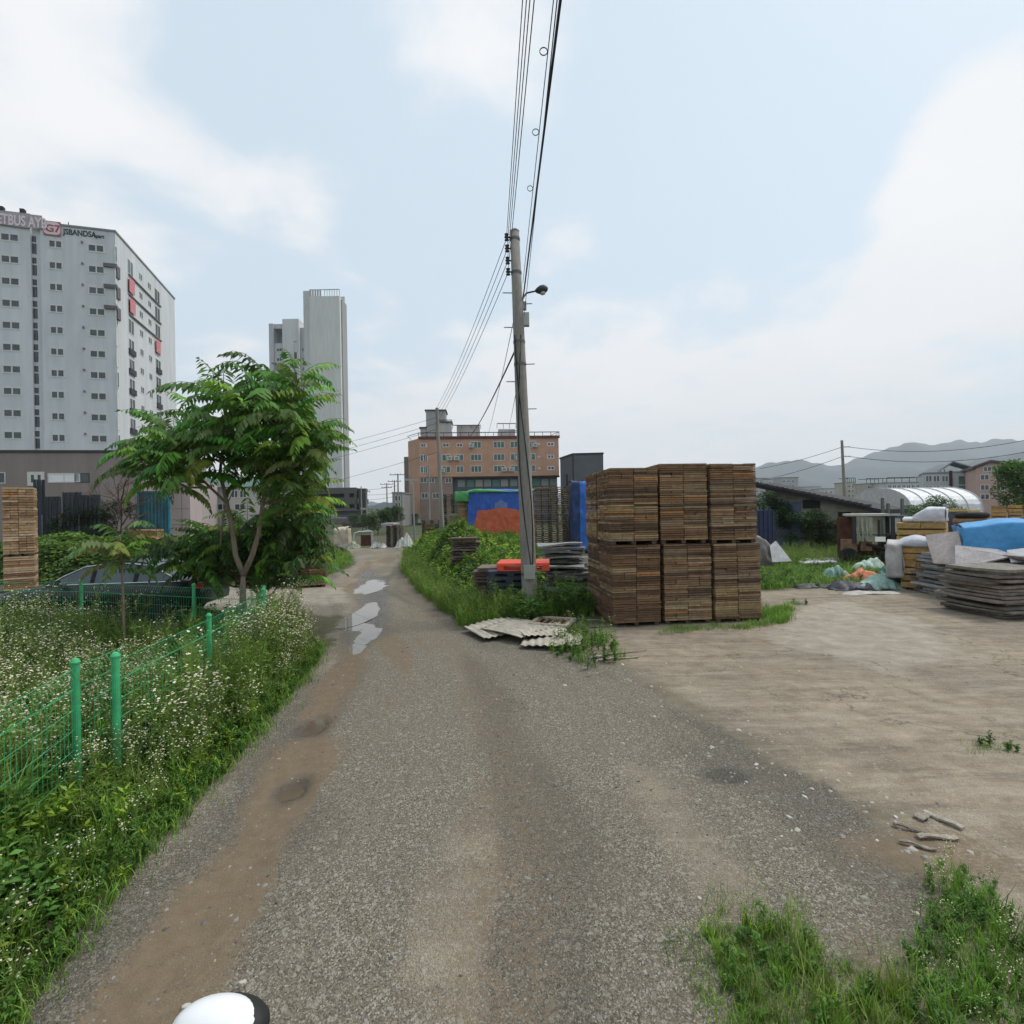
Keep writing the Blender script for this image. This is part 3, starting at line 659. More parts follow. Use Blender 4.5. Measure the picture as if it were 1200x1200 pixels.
# grey clad building right of it
C = P(658, 560, 102); C.z = 0; rz = R(-4)
gb = thing('building', 'dark grey clad building showing above the tall wooden bundles', 'building', C, rz); x1, x2 = hit(672.5, C, rz), hit(708, C, rz); hz = Z(672, 533, 102)
q = MB(); q.tint = (.115, .12, .135); q.prism([(x1, 0), (x2, 0), (x2, 14), (0, 8)], lambda p: (*p, 0), lambda p: (*p, hz)); q.build('wall', M['brickwall'], gb)
q = MB(); q.tint = (.3, .3, .3); q.prism([(x1-.1, -.15), (x2+.1, -.15), (x2+.1, 14), (-.2, 8)], lambda p: (*p, hz), lambda p: (*p, hz+.3)); q.b(x1-.15, x1+.1, -.12, .0, 0, hz); q.build('trim', M['dark'], gb)
q = MB(); q.b(1.0, 2.2, 3.2, 5.8, 3, hz-3.6, (.5, .5, .5)); q.build('dark_bay', M['dark'], gb)
# narrow building left of brick one
def simple_block_r(px0, px1, pyt, D, col, label, rz, depth=8, **k):
    return simple_block(px0, px1, pyt, D, col, label, depth=depth, rz=rz, **k)
def simple_block(px0, px1, pyt, D, col, label, name='building', depth=10, rows=(), cols=(), ww=1.4, wh=1.1, glass='glass', rail=False, group=None, cat='building', trim=(.25, .25, .25), rz=0):
    C = P(px0, 600, D); C.z = 0; w_ = hit(px1, C, rz); hz = Z((px0+px1)/2, pyt, D)
    o = thing(name, label, cat, C, rz, group)
    q = MB(); q.tint = col; q.b(0, w_, 0, depth, 0, hz); q.build('wall', M['paintwall'], o)
    q = MB(); q.tint = trim; q.b(-.12, w_+.12, -.12, depth+.1, hz, hz+.25); q.build('roof_edge', M['paintwall'], o)
    for py in rows:
        for px in cols: window(o, hit(px, C, rz), 0, Z(px, py, D+hit(px, C, rz)*math.sin(rz)), ww, wh, fr=.1, glass=glass)
    if rail:
        q = MB(); z = hz+1.3; q.b(0, w_, -.02, .06, z, z+.14); q.b(0, w_, 3, 3.08, z, z+.14)
        for i in range(6): xx = w_*i/5; q.b(xx-.06, xx+.06, 0, .05, hz+.25, z)
        q.build('railing', M['dark'], o)
    return o, C, w_, hz
simple_block(460, 471.5, 578, 105, (.26, .26, .25), 'narrow grey building left of the brick apartments', rows=(584, 592), cols=(466,))
simple_block(432, 444, 606, 120, (.22, .17, .15), 'small low brown house at the end of the road', rows=(610,), cols=(436, 440), ww=.8, wh=.8, name='house', cat='house')
simple_block(443, 452, 609, 100, (.42, .42, .41), 'tiny pale house right of the low brown one', rows=(612,), cols=(447,), ww=.8, wh=.6, name='house', cat='house')
# row of pale flats, right
F = [(884, 899, 561, 170, 'pale flats just right of the wooden bundles', 0), (900, 915, 562, 178, 'pale flats second from the wooden bundles', 0), (916, 936, 560, 165, 'pale flats with a raised roof above the bush', 0),
     (937, 962, 571, 172, 'long low white flats left of the leaning pole', 0), (960, 992, 573, 168, 'low white block crossed by the leaning pole', 0), (992, 1003, 566, 140, 'narrow cream house right of the leaning pole', 1), (1003, 1013, 572, 150, 'dark fronted narrow house behind the white tent', 0),
     (1016, 1040, 567, 130, 'cream flats with dark roof rails behind the white tent', 1), (1040, 1084, 566, 125, 'long white flats with dark roof rails behind the white tent', 1)]
for i, (a, b, py, D, lb, rl) in enumerate(F):
    cc = ((.45, .45, .45), (.50, .50, .49), (.42, .42, .42), (.52, .53, .54), (.50, .51, .52), (.46, .43, .36), (.16, .16, .18), (.40, .38, .33), (.50, .50, .49))[i]
    h_ = 591; rows = [py+4+5.5*k for k in range(4)]; cols_ = list(np.arange(a+3, b-1.5, 5.5))
    simple_block(a, b, py, D, cc, lb, name='flats', depth=5, rows=rows, cols=cols_, ww=.9, wh=.8, rail=bool(rl), cat='flats', group='pale flats below the hills')
# grey white three storey building and pink brick building
RZ = R(-34)
o, C, w_, hz = simple_block_r(1083, 1144.5, 555, 96, (.46, .47, .47), 'grey and white three storey building with glazed balconies left of the pink one', RZ, rows=(561, 573, 585), cols=(1089, 1098, 1108), ww=1.0, wh=1.2)
q = MB(); xg0, xg1 = hit(1124, C, RZ), hit(1144, C, RZ)
for py in (561, 573): z = Z(1130, py, 88); q.b(xg0, xg1, -.2, 0, z-.7, z+.7)
q.build('balcony_glazing', M['greenglass'], o)
q = MB(); q.tint = (.13, .15, .15); xa_, xb_ = hit(1106, C, RZ), hit(1143, C, RZ)
q.v += []; z0 = hz+.3; q.prism([(xa_, z0+.6), ((xa_+xb_)/2-.6, z0+1.9), (xb_, z0+.6), (xb_, z0+.4), ((xa_+xb_)/2-.6, z0+1.6), (xa_, z0+.4)], lambda p: (p[0], 1, p[1]), lambda p: (p[0], 8, p[1]))
for x in (xa_+.3, xb_-.5): q.b(x, x+.15, 1.5, 1.7, hz+.2, z0+.5); q.b(x, x+.15, 7, 7.2, hz+.2, z0+.5)
q.build('rooftop_canopy', M['sheet'], o)
q = MB(); q.b(hit(1115, C, RZ)-.25, hit(1115, C, RZ)+.2, -.2, 0, 0, hz+.4, (.1, .1, .1)); q.build('drainpipe', M['dark'], o)
C = P(1144.5, 600, 84); C.z = 0
pk = thing('building', 'pink brick building with a low gable roof at the right edge', 'building', C, RZ); wl = hit(1192, C, RZ); h1, h2, h3 = Z(1145, 549, 84), Z(1162, 542.5, 84), Z(1192, 547, 84)
q = MB(); q.tint = (.50, .34, .30); q.prism([(0, 0), (wl, 0), (wl, h3), (wl*.36, h2), (0, h1)], lambda p: (p[0], 0, p[1]), lambda p: (p[0], 12, p[1])); q.build('wall', M['brickwall'], pk)
q = MB(); q.tint = (.10, .07, .07); q.prism([(-.4, h1), (wl*.36, h2+.02), (wl+.3, h3), (wl+.3, h3+.35), (wl*.36, h2+.4), (-.4, h1+.35)], lambda p: (p[0], -.4, p[1]), lambda p: (p[0], 12.3, p[1])); q.build('roof', M['sheet'], pk)
for py in (559, 571, 582): window(pk, hit(1154.5, C, RZ), -.0, Z(1154, py, 82.5), 1.1, .9, fr=.08)
for px, py in ((1158, 548.5), (1169, 548), (1172, 559), (1173, 572)): window(pk, hit(px, C, RZ), 0, Z(px, py, 81), 1.0, .8, fr=.08)

# warehouse with dark sloping roof
A = P(886, 600, 31); B = P(1010, 600, 26.5); rz = math.atan2(B.y-A.y, B.x-A.x); A.z = 0
wh = thing('shed', 'low shed with a long black sloping roof right of the wooden bundles', 'shed', A, rz); Lw = (B-A).length; zA, zB = Z(900, 571, 30.5), Z(1008, 600, 26.6)
q = MB(); q.tint = (.33, .31, .25); q.prism([(.6, 0), (Lw, 0), (Lw, zB), (.6, zA)], lambda p: (p[0], 0, p[1]), lambda p: (p[0], 2.6, p[1])); q.build('wall', M['sheet'], wh)
q = MB(); q.tint = (.025, .025, .028); q.prism([(-.1, zA+.1), (Lw+.7, zB-.1), (Lw+.7, zB+.12), (-.1, zA+.32)], lambda p: (p[0], -.7, p[1]), lambda p: (p[0], 3, p[1])); q.build('roof', M['sheet'], wh)
q = MB()
for i in range(22): t = i/21; q.box((Lw*t, -.62, zA+(zB-zA)*t+.33), (.3, .35, .12), tint=(.04, .04, .04), rz=rnd.uniform(-.3, .3))
q.build('roof_tile_edge', M['sheet'], wh)
q = MB(); q.tint = (.12, .17, .24); q.b(.65, 2.6, -.06, 0, .3, zA-.9); q.build('blue_panel', M['sheet'], wh)
q = MB(); q.tint = (.02, .02, .02); q.b(2.7, 3.6, -.04, 0, zA-1.3, zA-.8); q.b(4.5, 5.1, -.04, 0, .8, 2.2); q.tint = (.18, .18, .18)
for k in range(3): q.tube([(1, -.1, 1.9-.5*k), (Lw*.8, -.1, 1.3-.35*k)], .03, 5)
q.build('opening', M['sheet'], wh)

# white arched tent
gt = thing('arched_tent', 'white arched tent hall with curved ribs in front of the pale flats', 'tent', (35.9, 46, 0), 0)
Wt, Ht, Lt, Hs = 8.6, 4.15, 6.4, 2.0
def arch(k, n=16, e=0):
    t = math.pi*k/n; return (Wt/2-Wt/2*math.cos(t), Hs+(Ht-Hs+e)*math.sin(t)**.9)
q = MB(); q.tint = (.72, .73, .74)
for k in range(16):
    (a0, b0), (a1, b1) = arch(k), arch(k+1); q.quad((0, a0, b0), (Lt, a0, b0), (Lt, a1, b1), (0, a1, b1))
q.b(0, Lt, -.04, .0, 0, Hs); q.b(0, Lt, Wt, Wt+.04, 0, Hs); q.build('cover', M['cloth'], gt, smooth=False)
q = MB(); q.tint = (.5, .5, .5)
for x in (0, Lt):
    q = MB(); q.tint = (.5, .5, .5); q.prism([(0, 0), (0, Hs)]+[arch(k) for k in range(1, 16)]+[(Wt, Hs), (Wt, 0)], lambda p: (x-.02, p[0], p[1]), lambda p: (x+.02, p[0], p[1]))
    q.build('end_wall', M['cloth'], gt)
for j in range(6):
    q = MB(); x = Lt*j/5; q.tint = (.52, .53, .54); q.tube([(x, -.05, 0), (x, -.05, Hs)]+[(x, arch(k)[0], arch(k)[1]+.05) for k in range(1, 16)]+[(x, Wt+.05, Hs), (x, Wt+.05, 0)], .045, 6); q.build('rib', M['sheet'], gt)

# ================================================================ trees in the distance and shrubs
def tree(label, base, h, rx, rz_, n, leaf, col, trunk_h=None, group=None, name='tree', cat='tree', clumps=None, squash=1, seed=0, barkc=(.12, .1, .08)):
    o = thing(name, label, cat, base, 0, group); th = trunk_h if trunk_h is not None else h*.35
    q = MB(); r = max(.06, h*.028); rr_ = random.Random(seed+5)
    q.tube([(0, 0, -.05), (.05, 0, th*.6), (.0, .04, th), (.1, 0, th+(h-th)*.5)], [r, r*.8, r*.65, r*.25], 7, (.7, .6, .5))
    nc = clumps or 14; cs = []
    for i in range(nc):
        a = rr_.uniform(0, 6.28); e = rr_.uniform(-.7, 1); k = rr_.uniform(.45, .95)
        c = Vector((math.cos(a)*rx*k*math.sqrt(1-e*e*.8), math.sin(a)*rx*k*math.sqrt(1-e*e*.8), (th+h)/2+(h-th)/2*e*.8)); cs.append((c, rr_.uniform(.28, .46)*rx))
        if i < 7: q.tube([(0, 0, th*.8), (c.x*.5, c.y*.5, (th+c.z)/2), tuple(c)], [r*.45, r*.3, r*.12], 5, (.7, .6, .5))
    q.build('trunk', M['bark'], o)
    pp = []; tt = []
    for c, r_ in cs:
        m = n//nc; d = rdir(m, -1, 1); k = rng.uniform(.35, 1.0, (m, 1))**.5; p = np.array(c)[None]+d*k*r_*np.array([1, 1, .75])
        pp.append(p); tt.append(vary(np.array(col)*rr_.uniform(.75, 1.25), m, .3))
    p = np.concatenate(pp); t = np.concatenate(tt); m = len(p); V = leaf_quads(p, rdir(m, -.5, .5), rng.uniform(.7, 1.3, m)*leaf, rng.uniform(.5, .8, m)*leaf)
    qmesh('crown', V, np.arange(m*4).reshape(-1, 4), t, M['vine'], o); return o
tree('bushy green tree rising at the right edge in front of the pink building', (X(1196, 36, 590)+2.6, 37, 0), 5.6, 2.9, 0, 17000, .2, (.05, .115, .028), 1.2, seed=1, clumps=22)
tree('second green tree cut by the right edge of the view', (X(1240, 34)+2, 33, 0), 5.2, 2.8, 0, 9000, .2, (.04, .09, .02), 1.0, seed=2)
tree('dark bush between the wooden bundles and the black roofed shed', (X(903, 29)+.1, 29, 0), 3.5, 1.3, 0, 4500, .11, (.022, .055, .018), .4, seed=3, name='bush', cat='bush')
for i, (px, h, lb) in enumerate(((948, 1.7, 'low dark bush in front of the black roofed shed wall'), (968, 1.9, 'middle dark bush against the black roofed shed'), (1150, 2.4, 'low hedge bush behind the golden timber'), (1125, 2.2, 'low hedge bush left of the right edge tree'))):
    tree(lb, (X(px, 27.5), 27.6 if i < 2 else 30, 0), h+.6, 1.2, 0, 3000, .1, (.025, .06, .018) if i < 2 else (.04, .09, .025), .2, seed=10+i, name='bush', cat='bush')
tree('dark shrub in front of the brown building', (X(128, 31), 31, 0), 3.6, 2.2, 0, 8000, .13, (.018, .036, .014), .3, seed=5, name='shrub', cat='shrub', clumps=18)
tree('dark leafy shrub beside the black sheeting', (X(95, 30), 30, 0), 3.0, 1.9, 0, 6000, .12, (.014, .03, .013), .3, seed=6, name='shrub', cat='shrub')
tree('green tree at the far end of the road', (X(443, 62), 62, 0), 2.9, 2.0, 0, 3000, .2, (.03, .06, .025), .6, seed=7)
tree('small green tree beside the narrow grey building', (X(463, 70), 70, 0), 3.8, 1.6, 0, 2500, .2, (.03, .065, .025), .8, seed=8)
tree('green tree hidden low behind the ash coloured junk', (X(425, 80), 80, 0), 2.6, 2.6, 0, 2500, .22, (.035, .07, .03), .5, seed=9)
# bare purple-brown tree
bt = thing('bare_tree', 'leafless thin purplish tree in front of the brown building', 'tree', (X(143, 30), 30, 0)); q = MB()
def grow(p, d, l, r, lv, q, rr_):
    e = p+d*l; q.tube([tuple(p), tuple((p+e)/2+Vector((rr_.uniform(-.05, .05)*l, 0, 0))), tuple(e)], [r, r*.8, r*.6], 5, (.55, .42, .42))
    if lv == 0: return
    for i in range(3):
        nd = (d+Vector((rr_.uniform(-.9, .9), rr_.uniform(-.9, .9), rr_.uniform(-.3, .5)))).normalized(); grow(e, nd, l*rr_.uniform(.6, .85), r*.6, lv-1, q, rr_)
rr0 = random.Random(3); grow(Vector((0, 0, 0)), Vector((0, 0, 1)), 2.6, .09, 1, q, rr0)
for i in range(7): grow(Vector((0, 0, 1.8+.3*i)), Vector((rr0.uniform(-1, 1), rr0.uniform(-.6, .6), .5)).normalized(), 1.1, .045, 3, q, rr0)
q.build('branches', M['bark'], bt)
# far wood closing the horizon
pts = []; tt = []
for rad_, n, hh in ((260, 9000, 7), (420, 7000, 10)):
    a = rng.uniform(0, 2*np.pi, n); r_ = rad_+rng.uniform(-15, 15, n); base = hh*(.55+.45*np.abs(nz(np.cos(a)*40, np.sin(a)*40, 1, 3)))
    z = rng.uniform(0, 1, n)*base*.9
    pts.append(np.stack([np.cos(a)*r_, np.sin(a)*r_, z], 1)); tt.append(vary((.035, .06, .03), n, .35))
p = np.concatenate(pts); t = np.concatenate(tt); m = len(p)
V = leaf_quads(p, rdir(m, -.3, .3), rng.uniform(2.5, 4.5, m), rng.uniform(2, 3.5, m)); kind(qmesh('distant_trees', V, np.arange(m*4).reshape(-1, 4), t, M['vine']), 'stuff')

# ================================================================ poles and wires
def sag(a, b, s, n=14):
    a, b = Vector(a), Vector(b); return [a.lerp(b, i/n)-Vector((0, 0, 4*s*(i/n)*(1-i/n))) for i in range(n+1)]
def wire(name, label, a, b, s, r, group=None, cat='wire', n=14):
    q = MB(); q.tube(sag(a, b, s, n), r, 5); o = q.build(name, M['black']); return tag(o, label, cat, group)
base = G(622, 724); PD = base.y
topP = P(603, 271, PD-.1)
pole = thing('utility_pole', 'tall round concrete utility pole standing between the gravel road and the yard', 'utility pole', base)
tp = topP-base
def pp(z): return Vector((tp.x*z/tp.z, tp.y*z/tp.z, z))
q = MB(); q.tint = (1, 1, 1); q.tube([pp(-.3)]+[pp(tp.z*t) for t in (0, .25, .5, .75, 1)], [.19, .19, .17, .15, .13, .105], 20); q.build('shaft', M['poleconc'], pole, smooth=True)
q = MB(); q.tint = (1, 1, 1); pt = pp(tp.z)
q.lathe([(.108, -.02), (.115, 0), (.06, .05)], pt, 14); q.build('pole_cap', M['steel'], pole)
for i, py in enumerate((281, 294, 308, 321)):
    z = Z(603, py, PD)-0; c = pp(z); q = MB(); q.tube([c+Vector((0, 0, 0)), c+Vector((-.2, -.02, 0))], .018, 6, (.5, .5, .5)); q.lathe([(.03, -.08), (.055, -.07), (.035, -.03), (.06, 0), (.035, .03), (.055, .07), (.03, .08)], c+Vector((-.19, -.02, 0)), 12); q.build('insulator', M['ceramic'], pole)
for py in (283, 322, 402, 428, 672):
    z = Z(612, py, PD); c = pp(z); r = .105+(.19-.105)*(1-z/tp.z)+.012; q = MB(); q.lathe([(r-.005, -.03), (r, -.03), (r, .03), (r-.005, .03)], c, 20, (.4, .4, .4)); q.build('band', M['steel'], pole)
for i, py in enumerate((345, 358, 385, 428, 448, 480, 505)):
    z = Z(612, py, PD); c = pp(z); s = -1 if i % 2 == 0 else 1; q = MB(); q.tube([c, c+Vector((s*.34, -.02, .0))], .012, 6); q.build('climbing_peg', M['steel'], pole)
# lamp
z0 = Z(612, 352, PD); c = pp(z0); lp = P(616, 346, PD)-base; hd = P(628, 341, PD-.1)-base
q = MB(); q.tube([c+Vector((.1, 0, -.35)), c+Vector((.12, -.02, 0)), lp+Vector((.02, 0, .05)), hd], [.025, .025, .022, .02], 8); la = q.build('lamp_arm', M['dark'], pole)
q = MB(); dvec = (P(641, 338, PD-.1)-base)-hd; n = Vector((0, 1, 0))
for t, r in ((-.05, .03), (.1, .06), (.45, .10), (.8, .095), (1.0, .04)): pass
q.tube([hd+dvec*t for t in (-.05, .12, .4, .75, 1.0, 1.08)], [.03, .065, .10, .10, .06, .015], 12); q.v = [(x, y, z) for x, y, z in q.v]; lh = q.build('lamp_head', M['dark'], pole, smooth=True)
q = MB(); m_ = hd+dvec*.6; q.lathe([(.02, -.13), (.06, -.11), (.075, -.07)], m_, 12, (.5, .5, .48)); q.build('lens', M['plastic'], lh)
q = MB(); a = P(615.5, 374, PD)-base; q.b(a.x-.05, a.x+.09, a.y-.12, a.y+.02, a.z-.18, a.z+.12, (.45, .46, .45)); q.b(a.x-.07, a.x+.03, a.y-.1, a.y, a.z+.2, a.z+.38, (.3, .3, .3)); q.build('control_box', M['plastic'], pole)
q = MB(); a = pp(Z(620, 667, PD)); q.b(a.x-.12, a.x+.14, a.y-.26, a.y-.15, a.z-.2, a.z+.12, (.30, .31, .28)); q.build('meter_box', M['plastic'], pole)
q = MB()
for k in (0, 1):
    q.tube([pp(z)+Vector((.14*math.cos(2.2*z/tp.z*3+k*2-1.7), -.165+.03*(z/tp.z), 0))*(1-.35*z/tp.z)+Vector((0, -.02, 0)) for z in np.linspace(1.2, 6.6, 12)], .014, 5)
q.build('pole_cable', M['black'], pole)
# wires overhead, towards a pole behind the camera
pt = base+pp(tp.z)
for i, pxt in enumerate((612.5, 617, 621, 626)):
    a = base+pp(Z(603, (281, 294, 308, 321)[i], PD))+Vector((-.19, -.02, .03)) if i else base+pp(Z(603, 281, PD))+Vector((-.19, -.02, .05))
    t_ = P(pxt, 0, 6.6 if True else 0); d = (t_-a); b = a+d*((PD+26)/(a.y-t_.y)); b.z = t_.z+(t_.z-a.z)*.2
    hz_ = [7.55, 7.35, 7.15, 7.0][i]
    # passes above the camera at its own height, then on to the next pole
    zc_ = a.z-.1; Yc = (zc_-CH)/1.0; Tp = P(pxt, 0, Yc)
    k = (PD+24)/(a.y-Yc); b = Vector((a.x+(Tp.x-a.x)*k, -24, a.z+.15))
    wire('power_line', ('leftmost', 'second', 'third', 'fourth')[i]+' thin power line from the left at the top edge, running to the near pole', a, b, .22, .007, 'thin power lines overhead', 'power line')
zz = [Z(612, p, PD) for p in (335, 372, 350, 402)]
for i, (pxt, r) in enumerate(((648, .006), (652, .006), (656, .016))):
    a = base+pp(zz[i])+Vector((.14, -.05, 0)); Yc = a.z-CH-.05; Tp = P(pxt, 0, Yc); k = (PD+24)/(a.y-Yc); b = Vector((a.x+(Tp.x-a.x)*k, -24, a.z+.1))
    wire('cable', ('left thin telephone cable beside the thick black one overhead', 'middle thin telephone cable beside the thick black one overhead', 'thick black cable bundle running overhead right of the thin lines')[i], a, b, .2, r, 'telephone cables overhead', 'cable')
    if i == 0: ca, cb = a, b
for j, py in enumerate((62, 150, 222)):
    q = MB(); best = min(sag(ca, cb, .2, 200), key=lambda p: abs((600-(p.z-CH)/p.y*600 if p.y > .5 else 9e9)-py)); r = .045
    q.tube([best+Vector((-.05+r*math.cos(t), 0, r*math.sin(t))) for t in np.linspace(0, 6.3, 14)], .006, 5, cap=False); tag(q.build('cable_loop', M['black']), ('small cable loop highest up on the overhead cables', 'small cable loop halfway down the overhead cables', 'lowest small cable loop just above the pole')[j], 'cable loop', 'loops on the overhead cables')
# second pole down the road
D2 = 33.5; b2 = P(519, 640, D2); b2.z = 0; t2 = P(512, 478, D2)-b2
def pole2(label, b, t, r0, r1, m='poleconc', name='utility_pole', arms=(), group=None, cat='utility pole'):
    o = thing(name, label, cat, b, 0, group); q = MB(); q.tint = (1, 1, 1); q.tube([(0, 0, -.2), tuple(t*.5), tuple(t)], [r0, (r0+r1)/2, r1], 12); q.build('shaft', M[m], o)
    for (f, w_) in arms:
        q = MB(); c = t*f; q.box((c.x, c.y-.06, c.z), (w_, .08, .09), tint=(.5, .5, .5)); ar = q.build('crossarm', M['steel'], o)
        q = MB()
        for x in np.linspace(-w_/2+.08, w_/2-.08, 4): q.lathe([(.02, 0), (.045, .03), (.03, .09), (.045, .12), (.02, .16)], (c.x+x, c.y-.06, c.z+.045), 8)
        q.build('insulator', M['ceramic'], ar)
    return o
pole2('second concrete utility pole in front of the brick apartments', b2, t2, .17, .10)
for i in range(4):
    a = base+pp(Z(603, (281, 294, 308, 321)[i], PD))+Vector((-.19, .02, 0)); b = b2+t2*(.985-.03*i)+Vector((-.12, 0, 0))
    wire('power_line', ('highest', 'second highest', 'third highest', 'lowest')[i]+' of the thin lines falling left from the near pole to the second pole', a, b, .35, .008, 'thin lines from the near pole to the second pole', 'power line')
for i, (px0, py0, px1, py1, Dd, r, lb) in enumerate(((604, 410, 558, 497, 30, .022, 'thick cable sagging from the near pole past the roof of the brick apartments'), (604, 365, 570, 515, 40, .009, 'thin cable dropping from the near pole left of the thick one'), (606, 452, 596, 498, 60, .009, 'short thin wire dropping to the roof stair room'))):
    a = P(px0, py0, PD); b = P(px1, py1, Dd); d = (b-a); wire('cable', lb, a, a+d*1.0 if i else b+(b-a)*.55, .25, r, None, 'cable')
# lines leaving the second pole to the left
lp3 = P(300, 520, 60)
for i, (pl, pe) in enumerate(((492, 523), (499, 531), (506, 538), (533, 565))):
    a = P(512, pl-3, D2); b = P(300, pe+18, 62); wire('power_line', ('top', 'second', 'third', 'lowest, slack')[i]+' line crossing the sky left of the brick apartments', a, b, .3, .012, 'lines left of the brick apartments', 'power line')
# lamp post and distant poles
b = P(486, 630, 42); b.z = 0; t = P(483.5, 567, 42)-b
o = pole2('pale metal lamp post at the bend of the road', b, t, .09, .07, 'steel', 'lamp_post', cat='lamp post')
q = MB(); q.tube([tuple(t), tuple(t+Vector((-.3, -.1, .25))), tuple(t+Vector((-.2, -.3, .3)))], .04, 6); q.box((t.x-.1, t.y-.3, t.z+.3), (.9, .3, .16), tint=(1.2, 1.1, 1.1), ry=.1); q.build('lamp_head', M['steel'], o)
b = P(504, 640, 52); b.z = 0; pole2('thin grey pole behind the second utility pole', b, P(502, 545, 52)-b, .12, .08, 'poleconc')
for i, (px, pt_, D, arms, lb) in enumerate(((467, 555, 70, ((.98, 2.2),), 'distant pole with a crossarm left of the brick apartments'), (463, 563, 78, ((.98, 2.0),), 'farther distant pole with a crossarm beside it'), (454, 566, 88, ((.97, 2.2), (.9, 1.8)), 'distant double arm pole above the small houses'), (430, 574, 75, ((.95, 1.2),), 'thin distant pole right of the parking building'), (424, 570, 90, (), 'slim distant mast beside the parking building'))):
    b = P(px, 610, D); b.z = 0; pole2(lb, b, P(px-.8, pt_, D)-b, .14, .09, 'poleconc', arms=arms, group='distant poles')
for i, (y0, y1) in enumerate(((574, 569), (580, 577), (586, 581))): wire('power_line', ('upper', 'middle', 'lower')[i]+' line between the distant poles at the road end', P(430, y0, 75), P(467, y1, 71), .1, .02, 'lines between the distant poles', 'power line')
b = P(991.5, 610, 44); b.z = 0; t = P(986.5, 516, 44)-b
pole2('leaning grey utility pole in front of the hills, left of the white tent', b, t, .15, .1, 'poleconc', arms=())
q = MB()
for f in (.93, .83): c = b+t*f; q.box((c.x+.3, c.y, c.z), (.75, .07, .07))
tag(q.build('pole_bracket', M['steel']), 'short brackets carrying wires on the leaning pole', 'bracket')
c1, c2 = b+t*.93, b+t*.83
for i, (a, e, lb) in enumerate(((c1, P(890, 549, 60), 'upper wire from the leaning pole to the bundles'), (c2, P(890, 563, 60), 'lower wire from the leaning pole to the bundles'), (c1+Vector((.5, 0, 0)), P(1215, 513, 40), 'upper wire from the leaning pole across the hills'), (c2+Vector((.5, 0, 0)), P(1215, 527, 40), 'lower wire from the leaning pole across the hills'))):
    wire('power_line', lb, a, e, .7 if i > 1 else .2, .022, 'wires of the leaning pole', 'power line')

# ================================================================ green mesh fence
def fence(pts, label, ends=(True, True), h=1.17, name='mesh_fence', extra=(), skip_first=False):
    o = thing(name, label, 'fence', (pts[0][0], pts[0][1], 0)); ox, oy = pts[0]
    for k, ((x0, y0), (x1, y1)) in enumerate(zip(pts[:-1], pts[1:])):
        a = Vector((x0-ox, y0-oy, 0)); b = Vector((x1-ox, y1-oy, 0)); Ld = (b-a).length; d = (b-a)/Ld; nrm = Vector((-d.y, d.x, 0)); q = MB(); q.tint = (1, 1, 1)
        n = int(Ld/.065)
        for i in range(1, n):
            p = a+d*(Ld*i/n); q.tube([p+Vector((0, 0, .06)), p+Vector((0, 0, h-.20)), p+nrm*.045+Vector((0, 0, h-.13)), p+nrm*.045+Vector((0, 0, h-.10)), p+Vector((0, 0, h-.02))], .0024, 4, cap=False)
        for z in (.08, .24, .42, .60, .78, .96, h-.20, h-.02):
            q.tube([a+Vector((0, 0, z)), b+Vector((0, 0, z))], .0028, 4, cap=False)
        q.build('mesh_panel', M['green'], o)
    for i, (x, y) in enumerate(pts):
        if skip_first and i == 0: continue
        q = MB(); c = (x-ox, y-oy, 0); r = .03 if y > 6 else .033; q.lathe([(r, -.1), (r, h+.03)], c, 14); ps = q.build('post', M['green'], o, smooth=False)
        q = MB(); q.lathe([(r+.006, h+.02), (r+.008, h+.035), (r*.8, h+.062), (r*.3, h+.07)], c, 14); q.build('cap', M['green'], ps)
    return o
fence([(-3.78, 4.85), (-4.02, 6.75), (-4.42, 9.05)], 'green mesh fence along the road from the second post to the tree')
fence([(-4.15, 5.45), (-4.0, 4.66), (-3.55, 3.2), (-3.1, 1.6)], 'nearest green mesh fence, at the left edge among the tall weeds', skip_first=True)
fence([(-4.55, 9.35), (-6.15, 9.85), (-9.2, 10.9), (-12.4, 11.4)], 'green mesh fence in front of the parked black car')

# ================================================================ black sedan
car = thing('parked_car', 'black sedan with chrome window trim parked behind the green fence', 'car', (-9.95, 12.9, 0), R(4))
st = [(-2.38, .34, .62, .70), (-2.3, .30, .74, .80), (-1.9, .26, .86, .88), (-1.1, .24, .95, .90), (-.9, .24, .97, .91), (.0, .22, .99, .92), (1.2, .24, 1.0, .92), (1.7, .28, 1.02, .90), (2.2, .34, 1.0, .84), (2.36, .4, .85, .74)]
q = MB(); n = 10; ring = []
for x, z0, z1, hw in st:
    rr2 = [(-hw*.93, z0), (-hw, z0+.12), (-hw, z0+(z1-z0)*.6), (-hw*.96, z1-.05), (-hw*.8, z1), (hw*.8, z1), (hw*.96, z1-.05), (hw, z0+(z1-z0)*.6), (hw, z0+.12), (hw*.93, z0)]
    q.v += [(x, y, z) for y, z in rr2]
for i in range(len(st)-1):
    for k in range(n): k2 = (k+1) % n; q.face((i*n+k, (i+1)*n+k, (i+1)*n+k2, i*n+k2))
q.face(tuple(range(n))[::-1][::-1]); q.face(tuple((len(st)-1)*n+k for k in range(n))[::-1]); q.build('body', M['carpaint'], car, smooth=True)
gl = [(-1.12, .95, .80), (-.75, 1.18, .74), (-.30, 1.40, .66), (.1, 1.455, .63), (.7, 1.46, .63), (1.15, 1.40, .64), (1.55, 1.22, .70), (1.92, 1.02, .77)]
q = MB()
for x, z, hw in gl: q.v += [(x, -.83 if z > 1 else -.83, .96), (x, -hw, z-.03), (x, -hw*.8, z), (x, hw*.8, z), (x, hw, z-.03), (x, .83, .96)]
